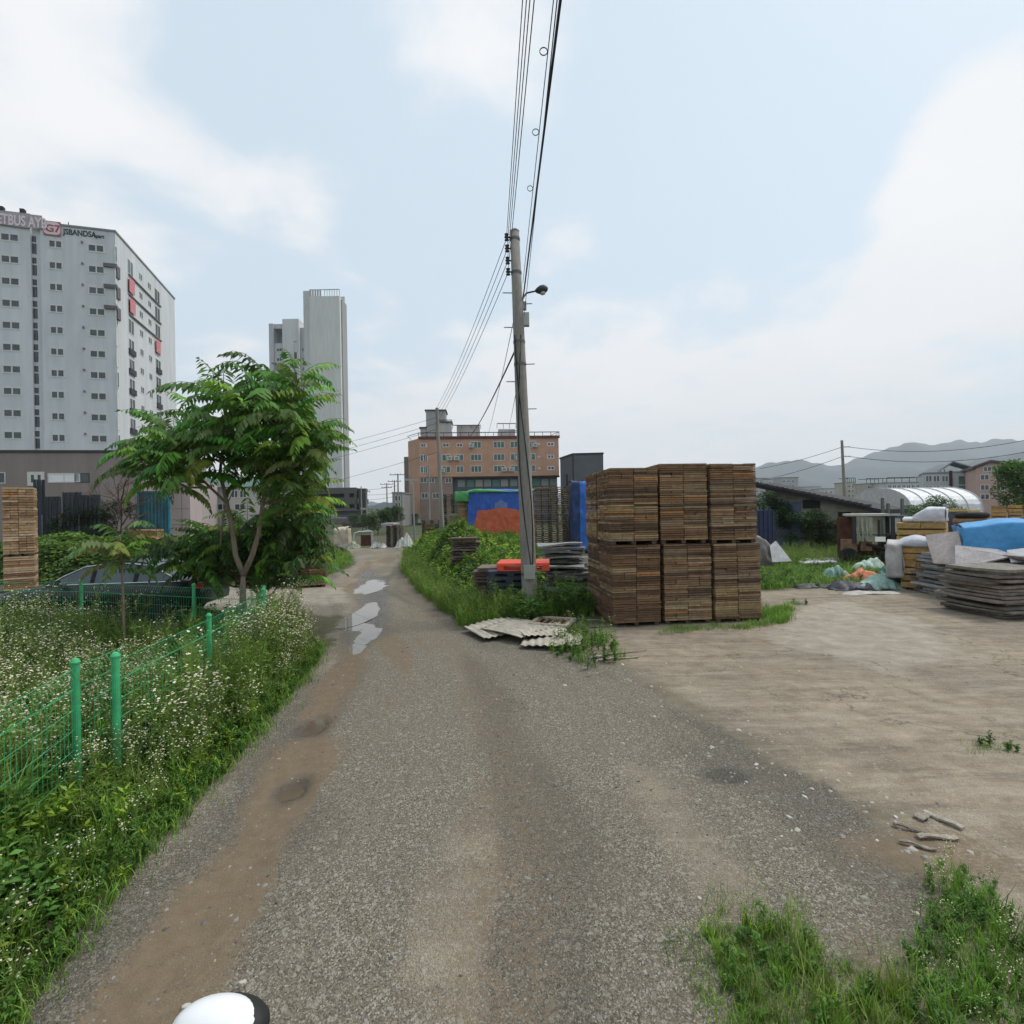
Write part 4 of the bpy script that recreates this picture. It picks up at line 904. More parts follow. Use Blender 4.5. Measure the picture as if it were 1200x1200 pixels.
for i in range(len(gl)-1):
    for k in range(5): q.face((i*6+k, (i+1)*6+k, (i+1)*6+k+1, i*6+k+1))
q.build('greenhouse', M['glass'], car, smooth=False)
q = MB()
for (x0, z0, h0), (x1, z1, h1) in zip(gl[2:5], gl[3:6]): q.quad((x0, -h0*.86, z0+.012), (x1, -h1*.86, z1+.012), (x1, h1*.86, z1+.012), (x0, h0*.86, z0+.012))
q.build('roof', M['carpaint'], car)
for s in (-1, 1):
    q = MB(); q.tube([(x, s*(hw+.012), z-.035) for x, z, hw in gl]+[(1.98, s*.84, .985)]+[(1.0, s*.86, .985), (-1.0, s*.86, .965)], .012, 6); q.build('window_trim', M['chrome'], car)
    q = MB()
    for x in (-.05, .92): q.b(x-.04, x+.04, s*.72-.02, s*.72+.13 if s > 0 else s*.72+.0, 1.0, 1.38)
    q.v = [(x, s*(.845-(z-.96)*.42), z) if True else 0 for x, y, z in q.v]; q.build('pillar', M['carpaint'], car)
    q = MB(); q.box((-.72, s*1.0, 1.02), (.12, .2, .13), taper=.8); q.build('wing_mirror', M['carpaint'], car)
    for x in (-1.45, 1.4):
        q = MB(); pr = [(.19, -.1), (.30, -.1), (.325, -.06), (.325, .06), (.30, .1), (.19, .1)]; q.lathe(pr, (0, 0, 0), 24); q.v = [(x+a, s*.82+c, .325+b) for a, b, c in q.v]; wl_ = q.build('wheel', M['rubber'], car)
        q = MB(); q.lathe([(.2, -.085), (.2, .085)], (0, 0, 0), 20); q.v = [(x+a, s*.82+c, .325+b) for a, b, c in q.v]; q.build('rim', M['steel'], wl_)
    q = MB(); q.box((-2.24, s*.62, .66), (.16, .4, .12)); q.build('headlight', M['chrome'], car)
    q = MB(); q.box((2.3, s*.6, .86), (.14, .4, .12), tint=(.5, .02, .02)); q.build('tail_light', M['plastic'], car)

# ================================================================ tree of heaven
def compound(pl, dl, tl, o, az, L_, el, droop, npairs, col, wscale=1.0):
    o = np.array(o); h = np.array([math.cos(az), math.sin(az), 0]); pts = [o]; e = el
    n = 10
    for i in range(n): e2 = e-droop*(i/n)**1.3; pts.append(pts[-1]+(h*math.cos(e2)+np.array([0, 0, math.sin(e2)]))*L_/n)
    pts = np.array(pts); s = np.array([-math.sin(az), math.cos(az), 0]); k = rnd.uniform(.8, 1.25)
    for j in range(npairs):
        t = .18+.80*j/(npairs-1); f = t*n; i = min(int(f), n-1); p = pts[i]+(pts[i+1]-pts[i])*(f-i); d = pts[i+1]-pts[i]; d = d/np.linalg.norm(d)
        ll = L_*.24*(math.sin(math.pi*(t*.82+.14))**.6)*wscale
        for sg_ in (-1, 1):
            dd = s*sg_*.85+d*.5+np.array([0, 0, -.55-rnd.random()*.4]); dd /= np.linalg.norm(dd); pl.append(p); dl.append(dd*ll); c = k*rnd.uniform(.85, 1.18); tl.append((col[0]*c, col[1]*c, col[2]*c))
    pl.append(pts[-1]); dl.append(d*L_*.13); tl.append(col)
    return pts
def heaven_tree(label, base, stems, ros, seed, name='tree_of_heaven', leafn=10, col=(.050, .115, .030)):
    o = thing(name, label, 'tree', base); q = MB(); q.tint = (1.1, 1.05, .95)
    for pts, r in stems: q.tube([Vector(p)-Vector(base) for p in pts], [r*(1-.6*i/(len(pts)-1)) for i in range(len(pts))], 8)
    pl, dl, tl = [], [], []; rq = MB(); rq.tint = (.06, .10, .03)
    for c, L_, nl, near in ros:
        c = Vector(c); b0 = Vector(near); q.tube([b0-Vector(base), (b0.lerp(c, .5)+Vector((0, 0, -.1)))-Vector(base), c-Vector(base)], [.028, .022, .014], 6)
        for i in range(nl):
            az = 6.283*i/nl+rnd.uniform(-.3, .3); el = rnd.uniform(.1, 1.0) if i % 3 else rnd.uniform(.9, 1.35)
            cc = [a*rnd.uniform(.75, 1.3) for a in (col if rnd.random() < .75 else (.095, .19, .035))]
            pts = compound(pl, dl, tl, np.array(c-Vector(base))+np.array([0, 0, rnd.uniform(-.25, .05)]), az, L_*rnd.uniform(.8, 1.12), el, rnd.uniform(1.2, 2.2), 11, cc)
            rq.tube([tuple(p) for p in pts[::2]], [.008, .007, .006, .005, .004, .002][:len(pts[::2])], 4, cap=False)
    q.build('trunk', M['bark'], o, smooth=True)
    pl = np.array(pl); dl = np.array(dl); tl = np.array(tl); m = len(pl); ln = np.linalg.norm(dl, axis=1); V = leaf_quads(pl, dl/ln[:, None], ln, ln*.40, .06)
    cr_ = qmesh('crown', V, np.arange(m*4).reshape(-1, 4), tl, M['leaf'], o); rq.build('leaf_stalks', M['leaf'], cr_)
    return o
TD = 10.0
tb_ = P(284, 705, TD); tb_.z = 0
def T(px, py, d=0): return P(px, py, TD+d)
s0 = [tb_, T(284.5, 690), T(285, 673)]
sL = [T(285, 674), T(276, 650), T(272, 620), T(266, 590), T(258, 555, .1), T(262, 500, .1), T(270, 450, .2)]
sR = [T(285, 674), T(296, 650, .1), T(303, 625, .1), T(308, 590, .1), T(316, 550, .2), T(325, 500, 0), T(335, 450, -.1)]
def nearest(c, stems):
    c = Vector(c); best = None
    for pts, r in stems:
        for a, b in zip(pts[:-1], pts[1:]):
            for k in range(5):
                p = Vector(a).lerp(Vector(b), k/4); dd = (p-c).length+max(0, (p.z-c.z+.25))*2.2
                if best is None or dd < best[0]: best = (dd, p)
    return best[1]
stems = [(s0, .085), (sL, .055), (sR, .055), ([T(266, 590), T(240, 565), T(215, 540), T(200, 520)], .03), ([T(258, 640), T(262, 600), T(280, 560)], .02)]
R0 = [(262, 462, -.4), (312, 448, .3), (348, 448, -.3), (352, 492, .2), (290, 480, -.9), (240, 490, .6), (335, 490, -.9), (200, 515, -.3), (182, 525, .4), (222, 545, -.6), (205, 505, .8), (265, 520, .9), (300, 535, -.8), (345, 540, .5),
      (360, 535, -.6), (280, 465, .6), (330, 470, .5), (300, 500, .2), (285, 515, -.4), (315, 555, .4), (235, 520, -.1), (350, 520, .1), (330, 535, -.3), (262, 500, -.8), (190, 540, .1), (215, 520, -.5), (300, 470, -.5), (345, 465, .4), (352, 560, .2), (360, 535, -.1), (170, 550, -.2), (195, 560, .4), (345, 575, .6), (250, 525, -.7), (320, 510, .9), (355, 585, -.2), (340, 570, .8), (275, 545, -.2), (318, 475, 0), (362, 505, -.7)]
ros = [(T(px, py, d), 1.08 if i < 9 else .98, 9 if i % 2 else 8, nearest(T(px, py, d), stems)) for i, (px, py, d) in enumerate(R0)]
heaven_tree('forked young tree of heaven with long feathery leaves behind the fence end', tb_, stems, ros, 1)
# second, lower tree of heaven behind, with a thin stem
tb2 = P(309, 700, 11.4); tb2.z = 0
def T2(px, py, d=0): return P(px, py, 11.6+d)
st2 = [([tb2, T2(308, 690, -.1), T2(311, 660), T2(319, 635), T2(326, 605)], .045), ([T2(311, 660), T2(290, 650), T2(268, 632)], .03), ([T2(319, 640), T2(340, 622), T2(360, 610)], .03)]
R2 = [(268, 628, 0), (240, 640, .3), (290, 612, .5), (330, 600, .2), (348, 615, 0), (352, 640, .4), (320, 640, .6), (285, 650, .2), (225, 655, .5), (300, 630, -.3), (352, 640, .3), (345, 612, -.5), (215, 640, .2), (250, 630, -.4), (310, 650, 0), (335, 655, .2), (275, 640, .6), (360, 650, -.2), (235, 660, -.3), (300, 665, .5), (350, 625, .2), (330, 620, -.2), (345, 590, .1), (355, 612, .3), (340, 600, -.4), (355, 655, .1), (350, 590, .4), (255, 650, .1), (290, 675, .7), (330, 680, .7), (240, 675, .6), (215, 655, -.4), (235, 668, -.5), (255, 640, -.5), (262, 668, -.2), (200, 640, -.3), (310, 665, -.2), (280, 625, -.5), (345, 668, -.1)]
ros = [(T2(px, py, d), .95, 9, nearest(T2(px, py, d), st2)) for px, py, d in R2]
heaven_tree('lower dark tree of heaven spreading behind the forked one, thin single stem', tb2, st2, ros, 2, col=(.030, .070, .020))
# slim sapling in the flower field
tb3 = P(146, 730, 8.2); tb3.z = 0
def T3(px, py, d=0): return P(px, py, 8.2+d)
st3 = [([tb3, T3(144, 690), T3(142, 650), T3(141, 628)], .022)]
ros = [(T3(142, 636), .8, 7, T3(142, 650)), (T3(140, 655, .1), .7, 6, T3(142, 670)), (T3(146, 646, -.1), .75, 5, T3(142, 660))]
heaven_tree('slim sapling with pale leaves in the flower field before the black car', tb3, st3, ros, 3, name='sapling', col=(.085, .14, .05))  # paler leaf colour stands in for sky light reflected on the leaves

# ================================================================ big bundles of boards
browns = [(.19, .11, .06), (.25, .16, .09), (.14, .085, .05), (.32, .23, .13), (.11, .07, .045), (.23, .14, .08), (.34, .25, .16), (.26, .15, .08), (.18, .125, .085), (.34, .24, .12), (.24, .16, .09)]
def bundle(label, loc, rz, W=1.09, Dp=1.06, H=1.72, seed=0, pal=browns, nlay=36, group=None, nx_=2, nyb=5, orange=.03, lean=0, gapx=.012):
    o = thing('board_bundle', label, 'wood bundle', loc, rz, group); r_ = random.Random(seed)
    q = MB()
    for x in (.08, W/2, W-.08): q.b(x-.05, x+.05, .03, Dp-.03, 0, .075, (.10, .07, .05))
    q.build('bearer', M['wood'], o)
    q = MB(); z = .078; t = (H-.08)/nlay; sh = 0; c0 = r_.choice(pal)
    wide = r_.random() < .5
    for k in range(nlay):
        if k % 2 == 0 or r_.random() < .25: c0 = r_.choice(pal); sh = r_.uniform(-.012, .012)
        if k % 4 == 0: wide = r_.random() < .5
        lx = lean*z
        for i in range(nx_):
            cx0 = W*i/nx_; cx1 = W*(i+1)/nx_
            c1 = c0 if r_.random() < .72 else r_.choice(pal)
            if r_.random() < orange: c1 = (.42, .18, .06)
            split = 1 if r_.random() < .72 else 2
            for sp_ in range(split):
                a = cx0+(cx1-cx0)*sp_/split; b = cx0+(cx1-cx0)*(sp_+1)/split; fy = r_.uniform(-.018, .018)+sh-(.03 if r_.random() < .04 else 0)
                q.b(a+gapx/2+lx, b-gapx/2+lx, fy, Dp/nyb-.004, z, z+t*r_.uniform(.70, .93), jit(c1, .2, r_))
            for j in range(1, nyb):
                y0 = Dp*j/nyb; q.b(cx0+.003+(r_.uniform(-.012, .012) if i == 0 else 0)+lx, cx1-.003+(r_.uniform(-.012, .012) if i else 0)+lx, y0+.003, y0+Dp/nyb-.006, z, z+t*r_.uniform(.78, .93), jit(c1, .3, r_))
        z += t
    q.build('boards', M['wood'], o)
    return o
A = G(719, 735); B = G(893, 728); rzS = math.atan2(B.y-A.y, B.x-A.x); cs, sn = math.cos(rzS), math.sin(rzS)
Wc = (B-A).length/3
cn_ = ['left', 'middle', 'right']
for r_ in range(2):
    for c_ in range(3):
        for tier in range(2):
            h0 = [1.74, 1.74, 1.72][c_]; hh = h0 if tier == 0 else ([1.66, 1.74, 1.75][c_])
            lx = c_*(Wc+.012); ly = r_*1.14+[0, .03, -.02][c_]+(.02 if tier else 0); off = (-.03 if c_ == 0 and tier == 0 else 0)+(.02 if tier == 0 else -.035)
            loc = (A.x+cs*(lx+off)-sn*ly, A.y+sn*(lx+off)+cs*ly, .01+(h0+.004 if tier else 0))
            lb = f'{"upper" if tier else "lower"} {cn_[c_]} brown board bundle '+('in the front row of the big block beside the pole' if r_ == 0 else 'in the back row of the big block beside the pole')
            bundle(lb, loc, rzS+rnd.uniform(-.02, .02), W=Wc-.055, H=hh, seed=c_*7+tier*3+r_*11+1, group='bundles of the big block', nlay=34, orange=.03 if tier and c_ < 2 else .01, pal=browns if tier or c_ else browns[:6], lean=.006*(1-c_))
# lumber stack at left edge (lighter wood)
light = [(.42, .29, .17), (.34, .22, .12), (.48, .36, .23), (.28, .17, .09), (.38, .26, .15)]
D = 17.6; C = P(4, 690, D); rL = R(38)
for tier, (h0, hh) in enumerate(((0.01, 1.25), (1.262, 2.42))): bundle(('lower' if tier == 0 else 'upper')+' pale board bundle stacked at the far left edge behind the car', (C.x, D, h0), rL, W=hit(40, C, rL), H=hh, seed=50+tier, pal=light if tier else light[:4]+[(.2, .12, .07)], nlay=16 if tier == 0 else 26, group='pale bundles at the left edge', nx_=1+tier)
for tier, (h0, hh) in enumerate(((0.01, 1.25), (1.262, 2.38))): bundle(('lower' if tier == 0 else 'upper')+' pale board bundle cut off by the left edge', (C.x-1.0, D-.75, h0), rL, W=1.0, H=hh, seed=60+tier, pal=light, nlay=16 if tier == 0 else 26, group='pale bundles at the left edge')
# reddish bundle below the tree
red_ = [(.20, .09, .055), (.16, .08, .05), (.25, .13, .08), (.30, .20, .12), (.13, .07, .045)]
C = G(342, 690); bundle('reddish brown board bundle below the tree beside the road', (C.x, C.y, 0), R(18), W=1.1, H=1.42, seed=70, pal=red_, nlay=16)
C = P(150, 625, 25.5); bundle('small orange board bundle left of the teal container', (C.x, C.y, 1.05), R(4), W=1.1, H=.9, seed=72, pal=[(.45, .24, .14), (.38, .2, .12), (.5, .33, .22)], nlay=8)
bundle('weathered board bundle under the small orange one', (C.x, C.y, 0), R(4), W=1.1, H=1.04, seed=73, pal=[(.2, .13, .09), (.15, .1, .07)], nlay=10)

# ================================================================ pallets
def pallet_mesh(W=1.05, Dp=1.1, h=.145, col=(.24, .18, .12), seed=0):
    r_ = random.Random(seed); q = MB()
    for y in (.05, Dp/2, Dp-.05): q.b(0, W, y-.045, y+.045, .022, h-.022, jit(col, .2, r_))
    for i in range(6): x = .05+(W-.1)*i/5; q.b(x-.045, x+.045, 0, Dp, h-.02, h, jit(col, .25, r_)); 
    for i in range(3): x = .06+(W-.12)*i/2; q.b(x-.05, x+.05, 0, Dp, 0, .02, jit(col, .25, r_))
    return q
def side_pallet(W=1.05, Dp=1.1, h=.145, col=(.24, .18, .12), seed=0):
    r_ = random.Random(seed); d = MB(); s = MB()
    for x in (.05, W/2, W-.05): s.b(x-.045, x+.045, 0.03, Dp-.03, .02, h-.022, jit(tuple(c*.45 for c in col), .2, r_))  # stringers tinted darker than the decks, painting shade into the gaps
    for i in range(6): y = .05+(Dp-.1)*i/5; d.b(0, W, y-.045, y+.045, h-.02, h-.002, jit(col, .25, r_))
    for i in range(3): y = .06+(Dp-.12)*i/2; d.b(0, W, y-.05, y+.05, 0.001, .019, jit(col, .25, r_))
    return d, s
PM = []
for i, c in enumerate(((.42, .33, .22), (.33, .26, .18), (.47, .37, .25), (.2, .17, .13))):
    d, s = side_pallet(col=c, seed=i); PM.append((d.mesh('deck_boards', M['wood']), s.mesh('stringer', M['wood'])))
def pallet_stack(px0, D, n, label, group, W=1.0, seed=0, z0=0, pal=(0, 1, 2, 3), rz=0):
    r_ = random.Random(seed); x0 = X(px0, D, 600)
    for k in range(n):
        m = PM[r_.choice(pal)]; o = thing('pallet', label, 'pallet', (x0+r_.uniform(-.03, .03), D+r_.uniform(-.03, .03), z0+k*.146), rz+r_.uniform(-.02, .02), group); o.scale.x = W/1.05
        put('deck_boards', m[0], o); put('stringer', m[1], o)
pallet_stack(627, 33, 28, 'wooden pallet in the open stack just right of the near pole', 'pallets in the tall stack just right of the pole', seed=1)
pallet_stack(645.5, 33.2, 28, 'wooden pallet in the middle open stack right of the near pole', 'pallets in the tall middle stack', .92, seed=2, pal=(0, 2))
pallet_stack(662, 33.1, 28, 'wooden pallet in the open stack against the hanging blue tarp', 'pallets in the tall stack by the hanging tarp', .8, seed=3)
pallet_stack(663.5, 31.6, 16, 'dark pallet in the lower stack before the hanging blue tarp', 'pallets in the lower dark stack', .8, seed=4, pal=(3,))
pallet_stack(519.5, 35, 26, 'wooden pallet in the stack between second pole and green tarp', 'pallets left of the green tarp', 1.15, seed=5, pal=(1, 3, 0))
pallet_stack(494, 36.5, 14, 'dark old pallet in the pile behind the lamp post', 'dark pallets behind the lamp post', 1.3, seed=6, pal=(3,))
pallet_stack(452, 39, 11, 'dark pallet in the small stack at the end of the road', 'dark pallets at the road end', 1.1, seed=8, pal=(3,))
for i, (px, W, py, D) in enumerate(((497, 1.5, 614, 35), (527, 1.9, 601, 29))):
    C = P(px, 620, D); bundle(('old dark board bundle behind the lamp post', 'grey board bundle behind the overgrown mound')[i], (C.x, D, 0), R(2), W=W, H=Z(px, py, D), seed=80+i, pal=[(.12, .1, .08), (.2, .17, .13), (.09, .075, .06)] if i == 0 else [(.3, .27, .2), (.22, .19, .14), (.12, .1, .08), (.16, .19, .08)], nlay=16)
# tarped heap: boards, green and blue and orange sheets
def drape(name, label, x0, x1, y0, y1, z0, z1, col, cat='tarp', amp=.06, seed=0, bands=None, nx_=40, nz_=26, top=True, topvar=0., bulge=.1, parent=None, ztopfn=None, colfn=None, sides=True, m='cloth', hump=.12, base=None):
    q = MB(); r_ = random.Random(seed)
    def pos(u, v):        # u along front 0..1, v: 0 bottom front .. 1 top front .. 2 top back
        x = x0+(x1-x0)*u; zt = z1+(ztopfn(u) if ztopfn else 0)+topvar*float(nz(x*1.3, seed, 1, seed))
        if v <= 1: z = z0+(zt-z0)*v; y = y0-bulge*math.sin(3.14*min(1, v))*.5
        else: z = zt+hump*math.sin((v-1)*3.14)*1.0; y = y0+(y1-y0)*(v-1)
        f = amp*(float(nz(x*2.2, z*.6, 1, seed))+.5*float(nz(x*7, z*1.2, 1, seed+3))-1.1*abs(float(nz(x*3.1+(v-1)*1.5, z*2.3+(v > 1)*(v-1)*2, 1, seed+5)))+.35)
        return (x, y+f*(1 if v <= 1 else .2), z+(f*.6 if v > 1 else 0))
    nv = nz_+(nz_//2 if top else 0)
    for j in range(nv+1):
        for i in range(nx_+1): v = j/nz_ if j <= nz_ else 1+(j-nz_)/(nz_//2); q.v.append(pos(i/nx_, v))
    for j in range(nv):
        for i in range(nx_):
            v = (j+.5)/nz_; u = (i+.5)/nx_; a = j*(nx_+1)+i; q.face((a, a+1, a+nx_+2, a+nx_+1), colfn(u, v) if colfn else col)
    if sides:
        for s_, u in ((1, 0), (-1, 1)):
            base_ = len(q.v); kk = nz_
            for j in range(kk+1):
                p = q.v[j*(nx_+1)+(0 if u == 0 else nx_)]
                for t in range(5): q.v.append((p[0]+.05*math.sin(t*2+j*.3), p[1]+(y1-p[1])*t/4, p[2]))
            for j in range(kk):
                for t in range(4):
                    a = base_+j*5+t; f = (a, a+5, a+6, a+1); q.face(f if s_ > 0 else f[::-1], colfn(u, (j+.5)/nz_) if colfn else col)
    o = q.build(name, M[m], parent, smooth=True); sd_ = o.modifiers.new('thick', 'SOLIDIFY'); sd_.thickness = .012
    if base: o.location = (base[0], base[1], 0); o.rotation_euler.z = base[2]
    return tag(o, label, cat) if parent is None else o
D = 28
xa, xb = X(549, D), X(626, D); zt = Z(580, 575, D)
bundle('light board bundle showing under the green tarp corner', (X(537, D+.3), D+.3, 0), 0, W=xa-X(537, D)+.3, H=Z(540, 579, D), seed=90, pal=light, nlay=24)
bundle('board bundle hidden beneath the blue and orange tarp', (xa+.2, D+.3, 0), 0, W=xb-xa-.4, H=zt-.12, seed=91, pal=browns, nlay=24)
blue = (.03, .10, .42)
def bc(u, v):
    if v < .22: return (.25, .33, .50)
    if v < .715-.02*math.sin(u*9): return (.55, .12, .055) if u > .05+.25*(v-.3) else blue
    return blue if not (.42 < u < .60 and v < .86-.6*abs(u-.51)) else (.14, .20, .40)
drape('tarp', 'blue tarp over orange sheet hanging on the heap behind the near pole', xa, xb, D, D+1.6, .1, zt, blue, colfn=bc, seed=2, topvar=.05, amp=.05, nx_=110, nz_=80)
drape('green_tarp', 'bright green tarp laid over the top of the blue covered heap', X(536, D)-.05, xb+.02, D-.06, D+1.5, zt-.10, zt+.03, (.10, .36, .13), seed=4, topvar=.05, amp=.04, nz_=6, hump=.03, ztopfn=lambda u: -.10*sm(.25, .12, u)+.05*math.sin(u*7))
drape('green_tarp', 'green tarp corner hanging down left of the blue tarp', X(535.5, D)-.02, xa+.05, D-.14, D+.2, Z(540, 588, D), zt-.02, (.09, .34, .12), seed=5, amp=.06, nz_=10, nx_=14, top=False)
D = 30; xa, xb = X(671, D), X(700, D); zt = Z(682, 565, D)
def bc2(u, v): return (.02, .045, .13) if u < .32 else (.035, .16, .55)
drape('tarp', 'shiny blue tarp hanging over a stack left of the big wooden block', xa, xb, D, D+1.5, .15, zt, blue, colfn=bc2, seed=7, amp=.12, nx_=50)
bundle('board bundle wrapped in the hanging blue tarp', (xa+.15, D+.35, 0), 0, W=xb-xa-.3, H=zt-.2, seed=92, nlay=20)

# left background: black sheeting, teal container
D = 29.5; C = P(40, 620, D); C.z = 0
fb_ = thing('sheeting_fence', 'dark black sheet fence in front of the brown building', 'fence', C); q = MB()
xs_ = [X(p, D)-C.x for p in (40, 52, 54, 72, 74, 78, 95, 118)]; hs = [Z(46, 562, D), Z(63, 582, D), Z(76, 577, D), Z(85, 577, D), Z(105, 580, D)]
for (a, b), h in zip(((xs_[0], xs_[1]), (xs_[1]+.03, xs_[3]), (xs_[4], xs_[5]), (xs_[5]+.03, xs_[6]), (xs_[6]+.02, xs_[7])), hs):
    n = max(2, int((b-a)/.12))
    for i in range(n): u0 = a+(b-a)*i/n; u1 = a+(b-a)*(i+1)/n; q.prism([(u0, .0), (u1, .0), (u1, .05), (u0, .05)], lambda p: (p[0], p[1]+.06*(i % 2), .0), lambda p: (p[0], p[1]+.06*(i % 2), h+rnd.uniform(-.03, .03)), jit((.035, .045, .055), .3))
q.build('sheet_panel', M['sheet'], fb_)
q = MB()
for x in (xs_[1], xs_[3], xs_[4], xs_[6]): q.tube([(x, -.1, 0), (x, -.1, 2.8)], .04, 6, (.5, .5, .5))
q.build('post', M['steel'], fb_)
D = 31; C = P(161, 620, D); C.z = 0
rT = R(30); tc_ = thing('container', 'teal blue corrugated metal container behind the tree', 'container', C, rT); w_ = hit(197, C, rT); h = Z(178, 577, D); q = MB(); tl_ = (.04, .135, .17)
for i in range(18):
    u0 = w_*i/18; u1 = w_*(i+1)/18; d_ = .05*(i % 2); q.b(u0, u1, d_, 2.4, .05, h, jit(tl_, .2) if i != 2 else (.02, .07, .09))
q.build('body', M['sheet'], tc_); q = MB(); q.b(-.05, w_+.05, -.03, 2.45, h, h+.1, tl_); q.b(-.05, w_+.05, -.03, 2.45, -.05, .05, tl_); q.b(w_, w_+.1, -.04, .1, 0.05, h, (.03, .22, .32)); q.build('frame', M['sheet'], tc_)

# ================================================================ weeds
def tmpl(parts):
    V = np.concatenate([np.asarray(v).reshape(-1, 4, 3) for v, t in parts]); T = np.concatenate([np.broadcast_to(np.asarray(t, float), (len(np.asarray(v).reshape(-1, 4, 3)), 3)) for v, t in parts]); return V, T
def stemq(a, b, w_):
    a, b = np.array(a, float), np.array(b, float); o = []
    for s in (np.array([w_, 0, 0]), np.array([0, w_, 0])): o.append([a-s, a+s, b+s*.6, b-s*.6])
    return np.array(o)
def fleabane(h, nh, seed, leafy=20, flower=True):
    r = np.random.default_rng(seed); P_ = []; bend = r.normal(0, .05, 2)
    def at(t): return np.array([bend[0]*t*t*h*2, bend[1]*t*t*h*2, h*t])
    ts = np.linspace(0, 1, 5)
    for a, b in zip(ts[:-1], ts[1:]): P_.append((stemq(at(a), at(b), .004), (.10, .16, .05)))
    t = r.uniform(.05, .9, leafy); p = np.array([at(x) for x in t]); d = rdir(leafy, -.2, .7)
    P_.append((leaf_quads(p, d, (.12-.06*t)*r.uniform(.7, 1.3, leafy), .022), vary((.075, .14, .03), leafy, .3)))
    for k in range(nh):
        a0 = at(r.uniform(.55, .95)); az = r.uniform(0, 6.28); rr_ = r.uniform(.03, .16); q = a0+np.array([math.cos(az)*rr_, math.sin(az)*rr_, r.uniform(.08, .22)]); q[2] = min(q[2], h*1.12)
        P_.append((stemq(a0, q, .0018), (.12, .18, .06)))
        if flower:
            n = np.array([r.normal(0, .35), r.normal(0, .35), 1]); n /= np.linalg.norm(n); u = np.cross(n, [1, 0, 0]); u /= np.linalg.norm(u); v = np.cross(n, u); s = r.uniform(.009, .015)
            for rot in (0, .785):
                c, s_ = math.cos(rot), math.sin(rot); e1 = (u*c+v*s_)*s; e2 = (v*c-u*s_)*s; o = n*.001*rot
                P_.append(([[q+e1+o, q+e2+o, q-e1+o, q-e2+o]], (.43, .45, .56)))
            e1, e2 = u*s*.38, v*s*.38; P_.append(([[q+e1+n*.004, q+e2+n*.004, q-e1+n*.004, q-e2+n*.004]], (.42, .34, .05)))
    return tmpl(P_)
def herb(h, n, ll, lw, col, seed, spread=.35, zlo=-.1, zhi=.8):
    r = np.random.default_rng(seed); P_ = []; m = max(2, n//9)
    for k in range(m):
        az = r.uniform(0, 6.28); e = np.array([math.cos(az)*spread*h*r.random(), math.sin(az)*spread*h*r.random(), h*r.uniform(.6, 1)])
        P_.append((stemq((0, 0, 0), e, .004), np.array(col)*.9)); t = r.uniform(.15, 1, n//m); p = e[None]*t[:, None]
        P_.append((leaf_quads(p, rdir(len(p), zlo, zhi), ll*r.uniform(.6, 1.3, len(p)), lw*r.uniform(.7, 1.2, len(p))), vary(col, len(p), .3)))
    return tmpl(P_)
def tuft(h, n, col, seed, w_=.005, sp=.06, lean=.6):
    r = np.random.default_rng(seed); o = []; T = []
    for k in range(n):
        az = r.uniform(0, 6.28); b = np.array([r.normal(0, sp), r.normal(0, sp), 0]); hh = h*r.uniform(.5, 1.1); l = lean*hh*r.uniform(.2, 1.1); d = np.array([math.cos(az), math.sin(az), 0]); s = np.array([-d[1], d[0], 0])*w_*r.uniform(.7, 1.3)
        m = b+d*l*.35+np.array([0, 0, hh*.62]); e = b+d*l+np.array([0, 0, hh*.95]); o += [[b-s, b+s, m+s*.85, m-s*.85], [m-s*.85, m+s*.85, e+s*.12, e-s*.12]]; c = np.array(col)*r.uniform(.7, 1.3); T += [c, c*1.15]
    return np.array(o), np.array(T)
def place(name, sets, label=None, m=None, parent=None):
    """sets: (templates, positions (n,3), scales, colour variation)"""
    VV, TT = [], []
    for tm, pos, sc, cv in sets:
        pos = np.asarray(pos); which = rng.integers(0, len(tm), len(pos)); az = rng.uniform(0, 6.28, len(pos)); sc = np.broadcast_to(sc, len(pos))
        lean = rng.normal(0, .10, (len(pos), 2))
        for i, (V, T) in enumerate(tm):
            ix = np.where(which == i)[0]
            if not len(ix): continue
            c, s = np.cos(az[ix])[:, None, None], np.sin(az[ix])[:, None, None]; x, y, z = V[None, ..., 0], V[None, ..., 1], V[None, ..., 2]; S = sc[ix][:, None, None]
            X_ = (x*c-y*s+z*lean[ix, 0][:, None, None])*S+pos[ix, 0][:, None, None]; Y_ = (x*s+y*c+z*lean[ix, 1][:, None, None])*S+pos[ix, 1][:, None, None]; Z_ = z*S+pos[ix, 2][:, None, None]+0*X_
            VV.append(np.stack([X_, Y_, Z_], -1).reshape(-1, 3)); k = rng.uniform(1-cv, 1+cv, (len(ix), 1, 1)); TT.append(np.minimum(T[None]*k, .9).reshape(-1, 3))
    V = np.concatenate(VV); T = np.concatenate(TT); F = np.arange(len(V)).reshape(-1, 4); o = qmesh(name, V, F, T, m or M['leaf'], parent)
    return kind(o, 'stuff', label) if parent is None else o
def P3(xy, zoff=0): return np.stack([xy[:, 0], xy[:, 1], ground_z(xy[:, 0], xy[:, 1])+zoff], 1)
FB = [fleabane(rnd.uniform(.55, .95), rnd.randint(12, 26), i) for i in range(9)]
FN = [fleabane(rnd.uniform(.5, .9), 5, 30+i, leafy=26, flower=False) for i in range(5)]
HB = [herb(rnd.uniform(.22, .45), 44, .075, .035, (.042, .105, .022), 50+i) for i in range(6)]
HL = [herb(rnd.uniform(.4, .7), 50, .11, .04, (.055, .125, .028), 60+i) for i in range(5)]
YL = [herb(rnd.uniform(.3, .5), 44, .08, .03, (.12, .20, .028), 70+i) for i in range(4)]
GR = [tuft(rnd.uniform(.25, .45), 26, (.075, .16, .025), 80+i) for i in range(6)]
